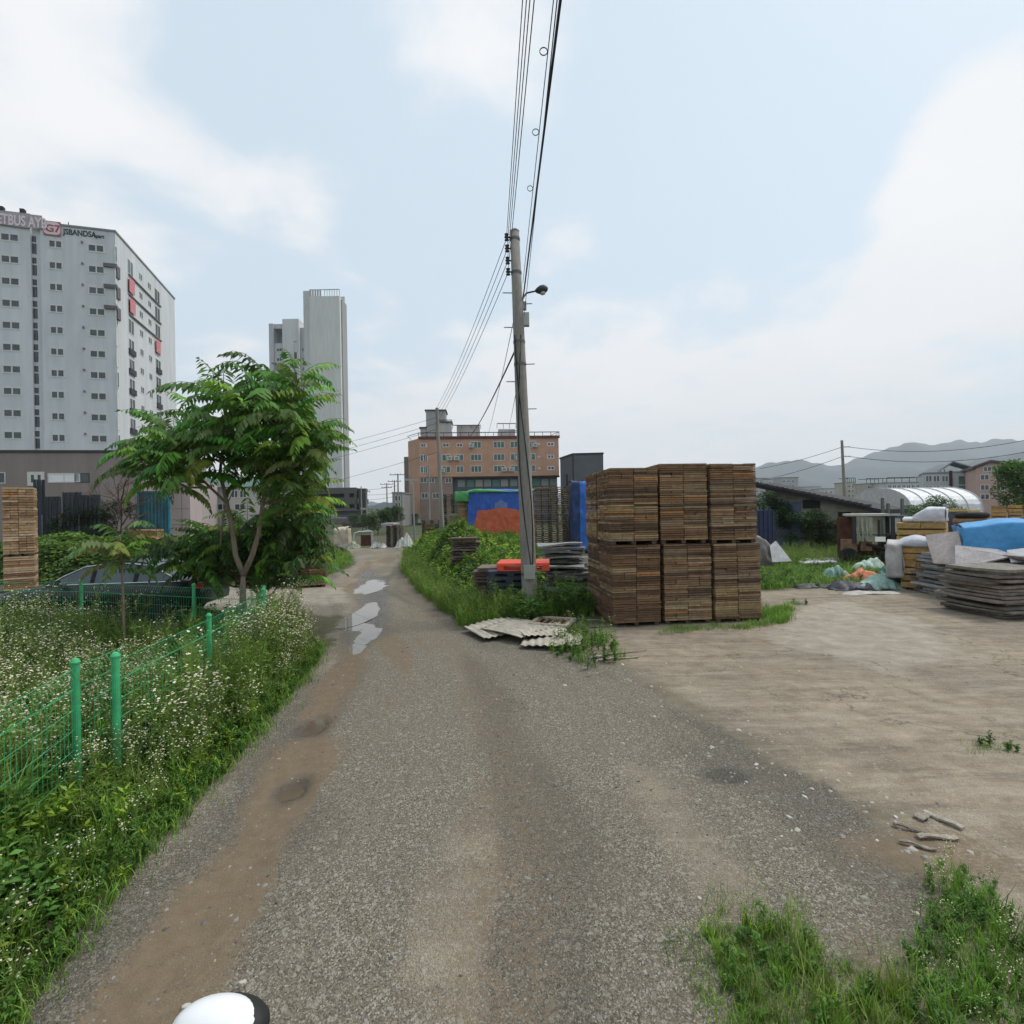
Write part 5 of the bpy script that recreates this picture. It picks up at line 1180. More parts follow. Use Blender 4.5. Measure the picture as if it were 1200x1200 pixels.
GY = [tuft(rnd.uniform(.3, .5), 22, (.105, .15, .045), 90+i, w_=.0035) for i in range(4)]
GS = [tuft(.12, 22, (.075, .15, .028), 100+i, w_=.0035, sp=.09, lean=.9) for i in range(4)]
strip = [(-2.5, 1.6), (-2.75, 2.6), (-2.95, 3.9), (-3.0, 5), (-3.25, 7), (-3.5, 8.8), (-3.9, 9.9), (-4.4, 10.4), (-5.0, 9.9), (-4.5, 9), (-4.1, 6.8), (-3.9, 4.8), (-3.6, 3.2), (-3.2, 1.6)]
near = [(-2.6, 1.7), (-2.9, 3.2), (-3.5, 3.7), (-6, 4), (-6, 1.7)]
field = [(-3.3, 1.7), (-3.7, 3.2), (-4.1, 5), (-4.2, 7), (-4.7, 9), (-6.2, 9.6), (-9.3, 10.6), (-14, 11.2), (-14, 9), (-9, 6.2), (-5.2, 3.2)]
fp = samp(field, 1900); fl = nz(fp[:, 0], fp[:, 1], .8, 21)
fa, fb2 = fp[fl > .05], fp[fl <= .05]
hs_ = lambda n, a=.75, b=1.1: rng.uniform(a, b, n)
strip_pts = samp(strip, 520); k1 = strip_pts[:, 1] > 4.0
sp1, sp0 = strip_pts[k1], strip_pts[~k1]
dd = sdist(sp1[:, 0], sp1[:, 1], [(-2.5, 2.6), (-2.78, 3.9), (-2.85, 5), (-3.2, 7), (-3.45, 8.8), (-4.1, 10.6)])
nb_ = nz(sp1[:, 0], sp1[:, 1], 2.1, 23); mk = (nb_ > -.15); sc1 = (.6+.6*np.clip(dd/.4, 0, 1))*(.55+.45*sm(4.8, 5.3, sp1[:, 1])); spa, spb, sca, scb = sp1[mk], sp1[~mk], sc1[mk], sc1[~mk]
place('flowering_weeds', [(FB, P3(fa), hs_(len(fa), .55, 1.0)*(1+.3*sm(6.5, 9, fa[:, 1])), .3), (FN, P3(fb2), hs_(len(fb2), .5, 1.0)*(1+.3*sm(6.5, 9, fb2[:, 1])), .35),
                          (FB, P3(spa), sca*rng.uniform(.75, 1.1, len(spa)), .3), (FN, P3(spb), scb*rng.uniform(.7, 1.1, len(spb)), .3)],
      'waist high white flowering weeds filling the fenced plot and the road edge on the left')
g1 = samp(field, 1500); g2 = samp(strip, 700); g3 = samp(near, 560)
place('undergrowth', [(HB, P3(g1), hs_(len(g1), .8, 1.4), .3), (YL, P3(samp(field, 420)), hs_(420, .7, 1.2), .3), (GY, P3(samp(field, 260)), hs_(260, .8, 1.5), .3), (HL, P3(samp(field, 300)), hs_(300, .6, 1.0), .3), (GR, P3(samp(field, 500)), hs_(500, .7, 1.5), .3), (HB, P3(g2), hs_(len(g2), .35, .8), .3), (YL, P3(samp(strip, 130)), hs_(130, .6, 1), .3), (GR, P3(samp(strip, 300)), hs_(300, .4, .9), .3), (GY, P3(samp(strip, 90)), hs_(90, .4, .9), .3),
                     (HL, P3(g3), hs_(len(g3), .35, .75), .3), (YL, P3(samp(near, 120)), hs_(120, .5, .9), .3), (FN, P3(samp(near, 100)), hs_(100, .4, .8), .3), (HB, P3(samp(near, 600)), hs_(600, .5, 1.1), .3), (FB, P3(samp(near, 45)), hs_(45, .55, .8), .2), (GR, P3(samp(near, 260)), hs_(260, .6, 1.1), .3)],
      'dense green leaves and grass under the white flowers on the left')
nf = [(-3.6, 3.75), (-3.35, 2.7), (-3.15, 1.9), (-6, 2), (-6, 4.6), (-4.3, 4.5)]
place('tall_grass', [(FN, P3(samp(nf, 150)), hs_(150, .7, 1.25), .3), (HL, P3(samp(nf, 120)), hs_(120, .7, 1.2), .3), (GR, P3(samp(nf, 160)), hs_(160, .9, 1.9), .3), (FB, P3(samp(nf, 24)), hs_(24, .7, .95), .2)], 'tall grass and weeds growing through the nearest fence at the left edge')
# low runners spilling on the gravel edge
edge = [(-2.3, 1.6), (-2.55, 2.8), (-2.8, 4.2), (-2.87, 5.4), (-3.1, 7), (-3.35, 8.8), (-3.7, 9.8), (-4.0, 10.0), (-3.6, 8.6), (-3.4, 7), (-3.1, 5.2), (-3.0, 4), (-2.8, 2.8), (-2.6, 1.6)]
place('edge_grass', [(GS, P3(samp(edge, 420)), hs_(420, .4, 1.2), .4), (HB, P3(samp(edge, 420)), hs_(420, .2, .55), .3), (YL, P3(samp(edge, 60)), hs_(60, .3, .6), .3), (FB, P3(samp(edge, 50)), hs_(50, .35, .6), .2)], 'low grass creeping over the left edge of the gravel road')
# foreground right: grass clump and flowering clump
ga = [tuple(G(*p)[:2]) for p in ((820, 1098), (850, 1080), (930, 1090), (975, 1130), (1060, 1165), (1090, 1215), (1090, 1290), (880, 1290), (865, 1210), (835, 1130))]
place('grass_clump', [(GR, P3(samp(ga, 140)), hs_(140, .12, .38), .4), (GY, P3(samp(ga, 40)), hs_(40, .15, .34), .3), ([tuft(.3, 24, (.12, .21, .03), 120+i, w_=.006) for i in range(4)], P3(samp(ga, 70)), hs_(70, .15, .42), .4), (GS, P3(samp([tuple(G(*p)[:2]) for p in ((790, 1110), (840, 1050), (950, 1070), (1000, 1120), (1090, 1160), (1090, 1290), (840, 1290), (820, 1200))], 110)), hs_(110, .25, .8), .4), (HB, P3(samp(ga, 40)), hs_(40, .3, .5), .2), (GY, P3(samp(ga, 12)), hs_(12, .5, .9), .2)], 'bright green grass clump growing from the gravel at the bottom right')
gb_ = [tuple(G(*p)[:2]) for p in ((1055, 1150), (1080, 1085), (1105, 1050), (1160, 1060), (1230, 1110), (1290, 1140), (1300, 1300), (1100, 1300))]
place('weed_clump', [(HL, P3(samp(gb_, 60)), hs_(60, .12, .26), .3), (HB, P3(samp(gb_, 120)), hs_(120, .15, .4), .3), (FB, P3(samp(gb_, 22)), hs_(22, .2, .3), .15), (GR, P3(samp(gb_, 100)), hs_(100, .2, .52), .35), (GS, P3(samp(gb_, 60)), hs_(60, .4, 1), .3)], 'taller weed clump with small white flowers in the bottom right corner')
gc_ = [tuple(G(*p)[:2]) for p in ((1095, 1075), (1085, 1030), (1110, 1010), (1170, 1040), (1180, 1090))]
place('weed_patch', [(HB, P3(samp(gc_, 50)), hs_(50, .12, .32), .25), (GR, P3(samp(gc_, 26)), hs_(26, .15, .35), .25), (FB, P3(samp(gc_, 7)), hs_(7, .2, .3), .1)], 'small weed patch beside the planks at the lower right')
# vine covered mounds right of the road
mound = [(-1.0, 11.2), (-.1, 11.6), (.35, 13.2), (1.4, 14.2), (2.0, 14.6), (2.0, 26), (1.5, 31), (-6.6, 33), (-7.0, 32.5), (-4.95, 24.5), (-3.25, 17.6), (-1.95, 13.8)]
mln = mound+[mound[0]]
def mz(x, y):
    d = sdist(x, y, mln); e = np.where(inpoly(x, y, mound), d, -d); h = sm(-.1, 1.7, e)*(.85+.30*nz(x, y, .9, 31)+.12*nz(x, y, 2.7, 33)+.30*sm(17, 25, y))
    h = h+.85*np.exp(-((x+2.3)/1.0)**2-((y-21.5)/1.8)**2)*sm(0, 1, e)
    h = h*(1-.5*np.exp(-((x-.9)/.9)**2-((y-13.5)/1.2)**2))
    return np.maximum(h, 0)
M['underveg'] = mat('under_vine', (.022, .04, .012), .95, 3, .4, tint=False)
def heightmesh(name, poly, fn, step, parent, m, off=-.06):
    a = np.array(poly); lo, hi = a.min(0)-.2, a.max(0)+.2; xs_ = np.arange(lo[0], hi[0], step); ys_ = np.arange(lo[1], hi[1], step); X_, Y_ = np.meshgrid(xs_, ys_); Z_ = fn(X_, Y_)+off; sel = (Z_[:-1, :-1] > -.04).ravel()
    n, k = len(xs_), len(ys_); idx = np.arange(n*k).reshape(k, n); F = np.stack([idx[:-1, :-1], idx[:-1, 1:], idx[1:, 1:], idx[1:, :-1]], -1).reshape(-1, 4)[sel]; u, inv = np.unique(F, return_inverse=True)
    return qmesh(name, np.stack([X_, Y_, Z_], -1).reshape(-1, 3)[u], inv.reshape(-1, 4), np.ones((len(F), 3)), m, parent)
def vines(name, label, poly, fn, n, leaf, cols, hbs=(), extra=()):
    p = samp(poly, n); z = fn(p[:, 0], p[:, 1]); jitter = rng.uniform(-.12, .13, n); pos = np.stack([p[:, 0], p[:, 1], z+jitter], 1)
    # more faces on near slopes: push out leaves randomly
    w_ = .5+.5*nz(p[:, 0], p[:, 1], 1.1, 41); cA = vary(cols[0], n, .28); cB = vary(cols[1], n, .28); T = cA*(1-w_[:, None].clip(0, 1))+cB*w_[:, None].clip(0, 1)
    ln = leaf*rng.uniform(.6, 1.35, n)*(1+.02*(p[:, 1]-11).clip(0, 20)); up = rdir(n, .2, 1)
    V = leaf_quads(pos, rdir(n, -.45, .35), ln, ln*.8, .15); o = qmesh(name, V, np.arange(n*4).reshape(-1, 4), T, M['vine'])
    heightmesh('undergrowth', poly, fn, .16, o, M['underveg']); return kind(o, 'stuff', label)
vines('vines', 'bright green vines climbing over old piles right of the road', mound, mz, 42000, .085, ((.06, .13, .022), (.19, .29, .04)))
mh = samp(mound, 900); mzv = mz(mh[:, 0], mh[:, 1]); 
front = [(-1.0, 10.9), (.1, 11.4), (0, 12.3), (-1.4, 13.4), (-2.7, 17), (-4.4, 23.5), (-5.4, 26), (-5.0, 22.8), (-3.15, 16.8), (-1.75, 12.9)]
fr_ = samp(front, 520)
place('tall_weeds', [(HL, np.stack([mh[:, 0], mh[:, 1], mzv-.1], 1), hs_(900, .5, 1.0), .3), (YL, np.stack([mh[:400, 0], mh[:400, 1], mzv[:400]-.05], 1), hs_(400, .6, 1.0), .3), (FN, P3(fr_[:300]), hs_(300, .7, 1.25), .25), (GY, P3(fr_[300:]), hs_(220, .8, 1.6), .25), (GR, P3(samp(front, 300)), hs_(300, .6, 1.4), .3), (FB, P3(samp(front, 14)), hs_(14, .6, .8), .1)],
      'tall pale and green weeds along the right edge of the road')
# weeds at foot of the pole and by the block
pa = [(.0, 11.0), (.55, 11.2), (.9, 11.9), (1.9, 12.2), (2.0, 14), (.4, 13.2), (-.4, 12)]
place('dark_weeds', [(HL, P3(samp(pa, 150)), hs_(150, .7, 1.25), .2), (FN, P3(samp(pa, 110)), hs_(110, .7, 1.2), .2), (GR, P3(samp(pa, 90)), hs_(90, .6, 1.2), .3)], 'dark weeds growing between the near pole and the wooden block')
pb2 = [tuple(G(*p)[:2]) for p in ((640, 765), (680, 735), (712, 748), (735, 775), (690, 785))]
place('weed_patch', [(HB, P3(samp(pb2, 46)), hs_(46, .5, .95), .25), (FN, P3(samp(pb2, 22)), hs_(22, .4, .75), .2), (FB, P3(samp(pb2, 6)), hs_(6, .5, .7), .1), (GR, P3(samp(pb2, 25)), hs_(25, .4, .9), .2)], 'weed patch in front of the lower left bundle beside the fallen sheets')
pc2 = [tuple(G(*p)[:2]) for p in ((775, 744), (880, 737), (925, 728), (930, 712), (895, 714), (895, 730), (780, 736))]
place('grass_strip', [(GS, P3(samp(pc2, 160)), hs_(160, .5, 1.1), .3), (GR, P3(samp([tuple(G(*p)[:2]) for p in ((893, 733), (925, 730), (928, 712), (893, 715))], 60)), hs_(60, .4, .7), .3)], 'thin strip of grass along the foot of the wooden block')
for (px, py), lb in zip(((1178, 882), (936, 708), (900, 690)), ('single small weed tuft in the bare yard at the right', 'lone upright weed behind the block in the yard', 'grass tuft at the edge of the grass area')):
    c = G(px, py); pos = np.stack([c.x+rng.normal(0, .10, 14), c.y+rng.normal(0, .10, 14), np.zeros(14)], 1)
    o = place('weed_tuft', [(GS+HB[:2], pos, hs_(14, .3, .6 if py > 800 else .9), .2)], lb)
# grass area beyond the yard (right)
far = [(6.6, 15.6), (9.5, 15.8), (12.5, 16.6), (17, 18), (20, 26), (14, 29.5), (10, 29), (8, 24)]
ff = samp(far, 3200); gzv = nz(ff[:, 0], ff[:, 1], .7, 51)
place('grass', [(GS, P3(ff), hs_(len(ff), 1.0, 2.2), .3), (YL, P3(samp(far, 500)), hs_(500, .35, .8), .3), (HB, P3(samp(far, 500)), hs_(500, .5, 1.1), .3), (FN, P3(samp([(9, 22), (17, 21), (19, 26), (11, 28)], 500)), hs_(500, .7, 1.15), .25), (GY, P3(samp([(9, 22), (17, 21), (19, 26), (11, 28)], 500)), hs_(500, .8, 1.5), .25), (HL, P3(samp([(6.6, 16), (9, 15.9), (9, 18), (7.5, 20)], 160)), hs_(160, .4, .7), .25)],
      'rough green grass and weeds behind the bare yard')
M['grassbase'] = mat('grass_base', (.045, .075, .02), .95, 4, .4, tint=False)
# left side green mass behind the car, and the verge beyond the side road
lm = [(-22, 20), (-12.5, 19.5), (-9.2, 20.5), (-9, 25), (-10, 29), (-26, 29), (-27, 22)]
lml = lm+[lm[0]]
def lz(x, y):
    d = sdist(x, y, lml); e = np.where(inpoly(x, y, lm), d, -d); return np.maximum(0, sm(-.1, 1.8, e)*(1.15+.35*nz(x, y, .6, 61)+.15*nz(x, y, 1.9, 63)+.5*sm(24, 28, y)))
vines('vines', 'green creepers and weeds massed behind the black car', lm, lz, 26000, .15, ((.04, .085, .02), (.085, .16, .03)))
lg = [(-7.9, 18.6), (-9.5, 18.9), (-13, 20), (-14, 37), (-12.3, 37), (-10, 31), (-8.3, 26), (-7.9, 22)]
place('roadside_grass', [(GS, P3(samp(lg, 2600)), hs_(2600, 1.0, 2.0), .3), (YL, P3(samp(lg, 260)), hs_(260, .4, .9), .3), (HL, P3(samp([(-8.8, 19.0), (-13, 19.4), (-14, 25), (-9.6, 24)], 420)), hs_(420, .7, 1.5), .3), (FN, P3(samp([(-8.2, 18.3), (-10.5, 18), (-10.5, 19.5), (-8.4, 19.5)], 60)), hs_(60, .8, 1.3), .2)], 'bright grass verge left of the far road beside the reddish bundle')
jn = samp([(-6.2, 9.6), (-4.5, 9.4), (-4.6, 10.6), (-5.6, 11.1), (-7.0, 11.2)], 260)
place('shrubby_weeds', [(HL, P3(jn), hs_(260, .7, 1.2), .3), (FB, P3(samp([(-4.8, 9.0), (-3.6, 8.8), (-3.9, 10.0), (-4.8, 10.2)], 60)), hs_(60, .6, .9), .2), (FN, P3(samp([(-5.0, 9.4), (-4.5, 9.4), (-4.6, 10.2), (-5.0, 10.4)], 30)), hs_(30, 1.0, 1.4), .2)], 'leafy weeds around the foot of the forked tree')

# ================================================================ things beside the pole
ORD = ['top', 'second', 'third', 'fourth', 'fifth', 'sixth', 'seventh', 'eighth', 'ninth', 'tenth', 'eleventh', 'twelfth', 'thirteenth', 'fourteenth', 'fifteenth', 'sixteenth', 'seventeenth', 'eighteenth', 'nineteenth', 'twentieth', 'twenty first', 'twenty second', 'twenty third', 'twenty fourth', 'twenty fifth', 'twenty sixth', 'twenty seventh', 'twenty eighth']
# plastic pallets by the pole
def plastic_pallet(label, loc, rz, col, group=None, W=1.1, Dp=1.1, h=.15):
    o = thing('plastic_pallet', label, 'plastic pallet', loc, rz, group); q = MB(); q.tint = col
    for i in range(7): y = (i+.5)*Dp/7; q.b(-W/2, W/2, y-.055, y+.055, h-.03, h)
    q.b(-W/2, W/2, 0, .03, h-.06, h-.031); q.build('deck', M['plastic'], o)
    q = MB(); q.tint = tuple(c*.9 for c in col)
    for x in (-W/2+.09, 0, W/2-.09):
        for y in (.09, Dp/2, Dp-.09): q.b(x-.08, x+.08, y-.08, y+.08, .02, h-.062)
    for y in (.09, Dp/2, Dp-.09): q.b(-W/2, W/2, y-.06, y+.06, 0, .019)
    q.build('foot_block', M['plastic'], o); return o
C = P(604, 700, 12.4); n = 7
for k in range(n): plastic_pallet(ORD[n-1-k]+' from the top in the dark plastic pallet stack behind the pole', (C.x-.12+rnd.uniform(-.02, .02), 12.45+rnd.uniform(-.02, .02), .0+k*.152), R(rnd.uniform(-3, 1)), (.035, .05, .075), 'dark plastic pallets behind the pole')
zt = Z(615, 678, 12.4)
plastic_pallet('bright orange plastic pallet lying on the dark stack behind the pole', (P(613, 670, 12.3).x, 12.35, 7*.152+.004), R(-4), (.85, .10, .04), W=1.28, h=.19)
plastic_pallet('dark blue plastic pallet standing under the orange one, right of the pole', (P(640, 690, 12.6).x+.6, 12.9, .35), R(8), (.03, .045, .06))
plastic_pallet('lowest dark pallet hidden in the weeds right of the pole', (P(640, 690, 12.6).x+.6, 12.9, .1), R(5), (.03, .045, .06))
# piles of sheets/boards as single things
def board(label, c, W, Dp, t, rz, col, group, warp=.03, seed=0, name='board', cat='board', tilt=(0, 0), m='oldwood', hist=None):
    r_ = random.Random(seed); q = MB(); n, k = 10, 6; v0 = []; ph = r_.uniform(0, 6)
    for s in (0, 1):
        for j in range(k+1):
            for i in range(n+1):
                x, y = W*(i/n-.5), Dp*(j/k-.5); ed = .02*math.sin(i*2.1+ph)+.015*math.sin(i*5.3+ph*2); y2 = y+(ed if j in (0, k) else 0); x2 = x+(.02*math.sin(j*2.7+ph) if i in (0, n) else 0)
                z = warp*math.sin(x*2.3+ph)*math.cos(y*2.1+ph)+tilt[0]*x+tilt[1]*y; q.v.append((x2, y2, z+t*s))
    S = (n+1)*(k+1); w1 = n+1
    for j in range(k):
        for i in range(n):
            a = j*w1+i; cc = jit(col, .1, r_); q.face((a, a+w1, a+w1+1, a+1), cc); q.face((S+a, S+a+1, S+a+w1+1, S+a+w1), cc)
    for i in range(n): q.face((i, i+1, S+i+1, S+i), col); a = k*w1+i; q.face((a+1, a, S+a, S+a+1), col)
    for j in range(k): a = j*w1; q.face((a+w1, a, S+a, S+a+w1), col); a += n; q.face((a, a+w1, S+a+w1, S+a), col)
    o = q.build(name, M[m], None, loc=c, rz=rz); return tag(o, label, cat, group)
greys = [(.22, .19, .165), (.17, .145, .125), (.27, .24, .21), (.13, .115, .10), (.24, .20, .165)]
def pile(what, group, x, y, W, Dp, n, t, z0=.02, seed=0, rz=0, gap=.01, spread=.10, pal=greys, warp=.02, tilt=(0, 0), rot=.12):
    r_ = random.Random(seed); z = z0
    for k in range(n):
        tt = t*r_.uniform(.7, 1.25)
        board(f'{ORD[n-1-k]} board from the top in {what}' if k < n-1 else f'top board of {what}', (x+r_.uniform(-spread, spread), y+r_.uniform(-spread, spread), z), W*r_.uniform(.88, 1.08), Dp*r_.uniform(.9, 1.05), tt, rz+r_.uniform(-rot, rot), jit(r_.choice(pal), .15, r_), group, warp*r_.uniform(.3, 1), seed*50+k, tilt=tilt)
        z += tt+gap*r_.uniform(.6, 1.6)
Cb = G(1173, 727); pile('the nearest grey board pile at the right edge', 'boards of the nearest grey pile', Cb.x+.6, Cb.y+.75, 1.3, 1.45, 15, .055, seed=1, rz=.05, gap=.017)
pile('the grey board pile cut by the right edge', 'boards of the cut off grey pile', Cb.x+2.1, Cb.y+.95, 1.5, 1.5, 17, .055, seed=2, rz=-.06, gap=.018)
Ca = G(1092, 694); pile('the smaller grey pile behind the nearest one', 'boards of the smaller grey pile', Ca.x+.45, Ca.y+.55, 1.3, 1.1, 14, .05, seed=3, rz=.1, gap=.016)
Cd = P(1165, 650, 13.4); pile('the bluish grey pile before the blue tarp', 'boards before the blue tarp', Cd.x+.2, 14.0, 2.3, 1.5, 14, .065, seed=4, gap=.018, pal=[(.30, .31, .32), (.26, .26, .25), (.35, .35, .34)])
# grey piles right of the pole
D = 14.4; Cc = P(668, 650, D); pile('the upper grey heap left of the block', 'boards of the upper grey heap', Cc.x+.0, 16.1, 1.3, 1.1, 15, .055, seed=5, gap=.03, spread=.2, rot=.4, warp=.07, z0=.25, pal=[(.20, .20, .19), (.14, .14, .135), (.26, .26, .25)])
Cc = P(672, 680, 13.2); pile('the lower grey heap left of the block', 'boards of the lower grey heap', Cc.x+.0, 14.3, 1.15, 1.0, 12, .055, seed=6, gap=.03, spread=.16, rot=.35, warp=.06, pal=[(.18, .18, .17), (.13, .13, .125), (.24, .24, .23)])
Cc = P(574, 690, 13); pile('the brownish pile left of the orange pallet', 'boards in the vines left of the pole', Cc.x, 13.4, .75, .9, 17, .05, seed=7, gap=.02, spread=.06, pal=[(.17, .12, .10), (.13, .10, .09), (.21, .16, .13)])
Cc = P(545, 640, 17); pile('the small brown pile in the vines', 'boards poking from the vines', Cc.x, 17.2, .85, .9, 24, .05, seed=8, gap=.02, spread=.06, pal=[(.15, .11, .09), (.11, .09, .08), (.19, .15, .12)])
# fallen roofing sheets
def corr(label, c, W, Dp, rz, col, seed=0, tilt=(0, 0), amp=.013, curl=.05, zlift=.03):
    q = MB(); n, k = 44, 8; r_ = random.Random(seed)
    for j in range(k+1):
        for i in range(n+1):
            x = W*(i/n-.5); y = Dp*(j/k-.5); z = amp*math.sin(i*2*math.pi/5.5)+curl*math.sin(y*2+seed)*math.sin(x*2.2+seed)+tilt[0]*x+tilt[1]*y+zlift+curl+abs(tilt[0])*W/2+abs(tilt[1])*Dp/2
            q.v.append((x, y+.03*math.sin(x*5+seed), z))
    for j in range(k):
        for i in range(n): a = j*(n+1)+i; q.face((a, a+1, a+n+2, a+n+1), jit(col, .06, r_))
    o = q.build('roofing_sheet', M['sheet'], None, smooth=True, loc=c, rz=rz); m_ = o.modifiers.new('thick', 'SOLIDIFY'); m_.thickness = .006
    return tag(o, label, 'sheet', 'fallen roofing sheets')
cS = (.44, .40, .33)
for i, (px, py, W, Dp, rz, tl, lb) in enumerate(((584, 742, 1.15, 1.0, .5, (.02, .05), 'leftmost fallen pale roofing sheet below the pole'), (608, 744, 1.1, 1.15, .8, (.05, .03), 'middle fallen pale roofing sheet overlapping its neighbours'), (636, 748, .95, .8, .25, (0, .06), 'right fallen pale sheet beside the old wooden frame'), (646, 758, 1.1, .55, -.15, (.02, .0), 'lowest fallen pale sheet nearest the gravel road'))):
    c = G(px, py); corr(lb, (c.x, c.y, .0+.03*(i % 3)), W, Dp, rz, jit(cS, .1), i+1, tl)
c = G(648, 740); fr0 = thing('wooden_frame', 'old square wooden frame lying on the fallen sheets', 'frame', (c.x, c.y+.1, .16), -.35); q = MB()
for y in (-.35, .35): q.b(-.42, .42, y-.04, y+.04, 0, .05, (.42, .38, .30))
for x in (-.38, .38): q.b(x-.04, x+.04, -.31, .31, .002, .048, (.38, .33, .26))
q.build('rail', M['oldwood'], fr0); q = MB()
for i in range(5): q.b(-.33+i*.15, -.28+i*.15, -.31, .31, .004, .03, (.24, .13, .08))
q.build('slat', M['oldwood'], fr0)
def plank(label, px, py, L_, w_, rz, col, t=.014, group='loose planks on the ground', z=0.012, name='plank'):
    c = G(px, py); q = MB(); n = 6; r_ = random.Random(int(px*7+py))
    for s in (0, 1):
        for i in range(n+1):
            x = L_*(i/n-.5); ww = w_/2*(1-.35*(i/n)*r_.random()); q.v += [(x, -ww+r_.uniform(-.01, .01), t*s+.008*math.sin(i)), (x, ww+r_.uniform(-.01, .01), t*s+.008*math.sin(i))]
    S = 2*(n+1)
    for i in range(n): a = 2*i; q.face((a, a+1, a+3, a+2)); q.face((S+a, S+a+2, S+a+3, S+a+1)); q.face((a, a+2, S+a+2, S+a)); q.face((a+3, a+1, S+a+1, S+a+3))
    q.face((0, S, S+1, 1)); a = 2*n; q.face((a, a+1, S+a+1, S+a)); q.t = [col]*len(q.f)
    return tag(q.build(name, M['oldwood'], None, loc=(c.x, c.y, float(ground_z(np.array([c.x]), np.array([c.y]))[0])+z), rz=rz), label, 'plank', group)
for a in ((1098, 982, .28, .05, -.05, (.34, .30, .24), 'longest weathered plank lying by the weed patch at the lower right'), (1105, 962, .26, .055, 2.0, (.36, .32, .27), 'short pale plank standing across the others at the lower right'), (1082, 958, .14, .07, .4, (.30, .27, .23), 'square board scrap beside the planks at the lower right'), (1075, 992, .22, .03, -.5, (.25, .22, .18), 'thin split plank just above the weed patch'), (1065, 972, .2, .025, -.6, (.2, .17, .14), 'dark sliver of wood left of the planks'),
          (735, 765, .75, .09, .35, (.25, .21, .16), 'broken plank in front of the lower left bundle'), (725, 773, .7, .05, .2, (.33, .29, .23), 'thin pale lath in front of the lower left bundle'), (702, 770, .35, .09, .7, (.36, .33, .27), 'short board end in the weeds by the fallen sheets'), (712, 735, .8, .07, .1, (.22, .17, .13), 'dark plank at the corner of the wooden block'), (706, 728, .7, .06, -.3, (.3, .25, .2), 'grey plank leaning into the corner of the block')):
    plank(a[6], *a[:6])

# ================================================================ right-hand yard
# golden timber box pile
gold = [(.50, .32, .12), (.44, .27, .10), (.55, .37, .17), (.40, .25, .11)]
def timber(label, loc, rz, W, Dp, H, nl, seed, group=None, pal=gold, nyb=4): return bundle(label, loc, rz, W, Dp, H, seed, pal, nl, group, 1, nyb, 0)
def fr(px0, px1, D, rz):
    C = P(px0, 610, D); C.z = 0; return C, hit(px1, C, rz)
def loc_(C, rz, dx, dy): return (C.x+dx*math.cos(rz)-dy*math.sin(rz), C.y+dx*math.sin(rz)+dy*math.cos(rz), 0)
rz = R(-43); C, w_ = fr(1050, 1108, 17, rz); zt = Z(1075, 612, 16.4)
timber('golden timber pile with thick beams left of the blue tarp', C, rz, w_, 1.3, zt, 9, 101)
drape('sheet_cover', 'crumpled white plastic sheet on top of the golden timber', w_*.35, w_*.98, .25, 1.15, zt+.0, zt+.42, (.62, .62, .66), seed=9, nz_=8, nx_=22, amp=.05, hump=.06, ztopfn=lambda u: -.22*(1-min(1, u*2.4)), base=(C.x, C.y, rz))
drape('sheet_cover', 'small white plastic sheet lying at the left end of the golden timber', .15, w_*.4, .3, 1.1, zt+.0, zt+.12, (.55, .55, .56), seed=19, nz_=4, nx_=14, amp=.05, hump=.05, base=(C.x, C.y, rz))
C, w_ = fr(1108, 1133, 19.5, rz); q = MB(); z = Z(1120, 600, 19.3)
q.b(0, w_, 0, 1.0, 0, z, (.10, .11, .14)); q.b(-.04, w_+.04, -.04, 1.04, z, z+.06, (.35, .33, .12)); q.b(-.02, w_+.02, -.03, 0, z*.55, z*.6, (.2, .2, .22)); o = tag(q.build('crate', M['sheet'], None, loc=C, rz=rz), 'dark grey crate behind the white plastic sheet', 'crate')
for i, (pa_, pb__, pt) in enumerate(((1112, 1134, 596), (1135.5, 1150, 597.5), (1162, 1181, 592.5), (1182, 1200, 591.5), (1201, 1224, 590.5))):
    C, w_ = fr(pa_, pb__, 23-.012*(pa_-1112)*0, rz); timber(('leftmost', 'second', 'middle', 'fourth', 'rightmost')[i]+' golden timber stack in the back row at the right edge', C, rz, w_-.04, 1.2, Z(pa_, pt, 22.6), 15, 110+i, 'golden timber stacks in the back row')
C, w_ = fr(1116, 1168, 18.5, rz); hj = Z(1140, 608, 18); bundle('jumbled brown board stack between golden timber and blue tarp', C, rz, W=w_, Dp=1.2, H=hj, seed=120, nlay=14, pal=[(.18, .1, .06), (.25, .14, .08), (.3, .19, .1)])
lc = loc_(C, rz, w_*.45, .5); q = MB()
for i in range(24):
    t = 2*math.pi*i/24
    for j in range(8): u = 2*math.pi*j/8; r_ = .38+.11*math.cos(u); q.v.append((r_*math.cos(t), r_*math.sin(t), .11+.11*math.sin(u)))
for i in range(24):
    for j in range(8): a, b = i*8+j, i*8+(j+1) % 8; c2, d2 = ((i+1) % 24)*8+(j+1) % 8, ((i+1) % 24)*8+j; q.face((a, d2, c2, b))
tag(q.build('tyre', M['rubber'], None, True, loc=(lc[0], lc[1], hj)), 'black tyre lying on the jumbled brown stack', 'tyre')
# blue tarp pile
rz = R(-36); C, w_ = fr(1128, 1330, 13.4, rz); zt = Z(1132, 619, 13.3)
drape('tarp', 'bright blue tarp covering the large pile at the right edge', 0, w_, 0, 2.2, .45, zt, (.075, .31, .62), seed=11, amp=.05, bulge=.12, hump=.08, ztopfn=lambda u: .14*sm(0, .35, u)-.1*sm(.4, .5, u), nx_=80, nz_=30, base=(C.x, C.y, rz))
bundle('covered board stack under the bright blue tarp', loc_(C, rz, .12, .3), rz, W=w_-.3, Dp=1.7, H=zt-.12, seed=130, nlay=18, pal=greys)
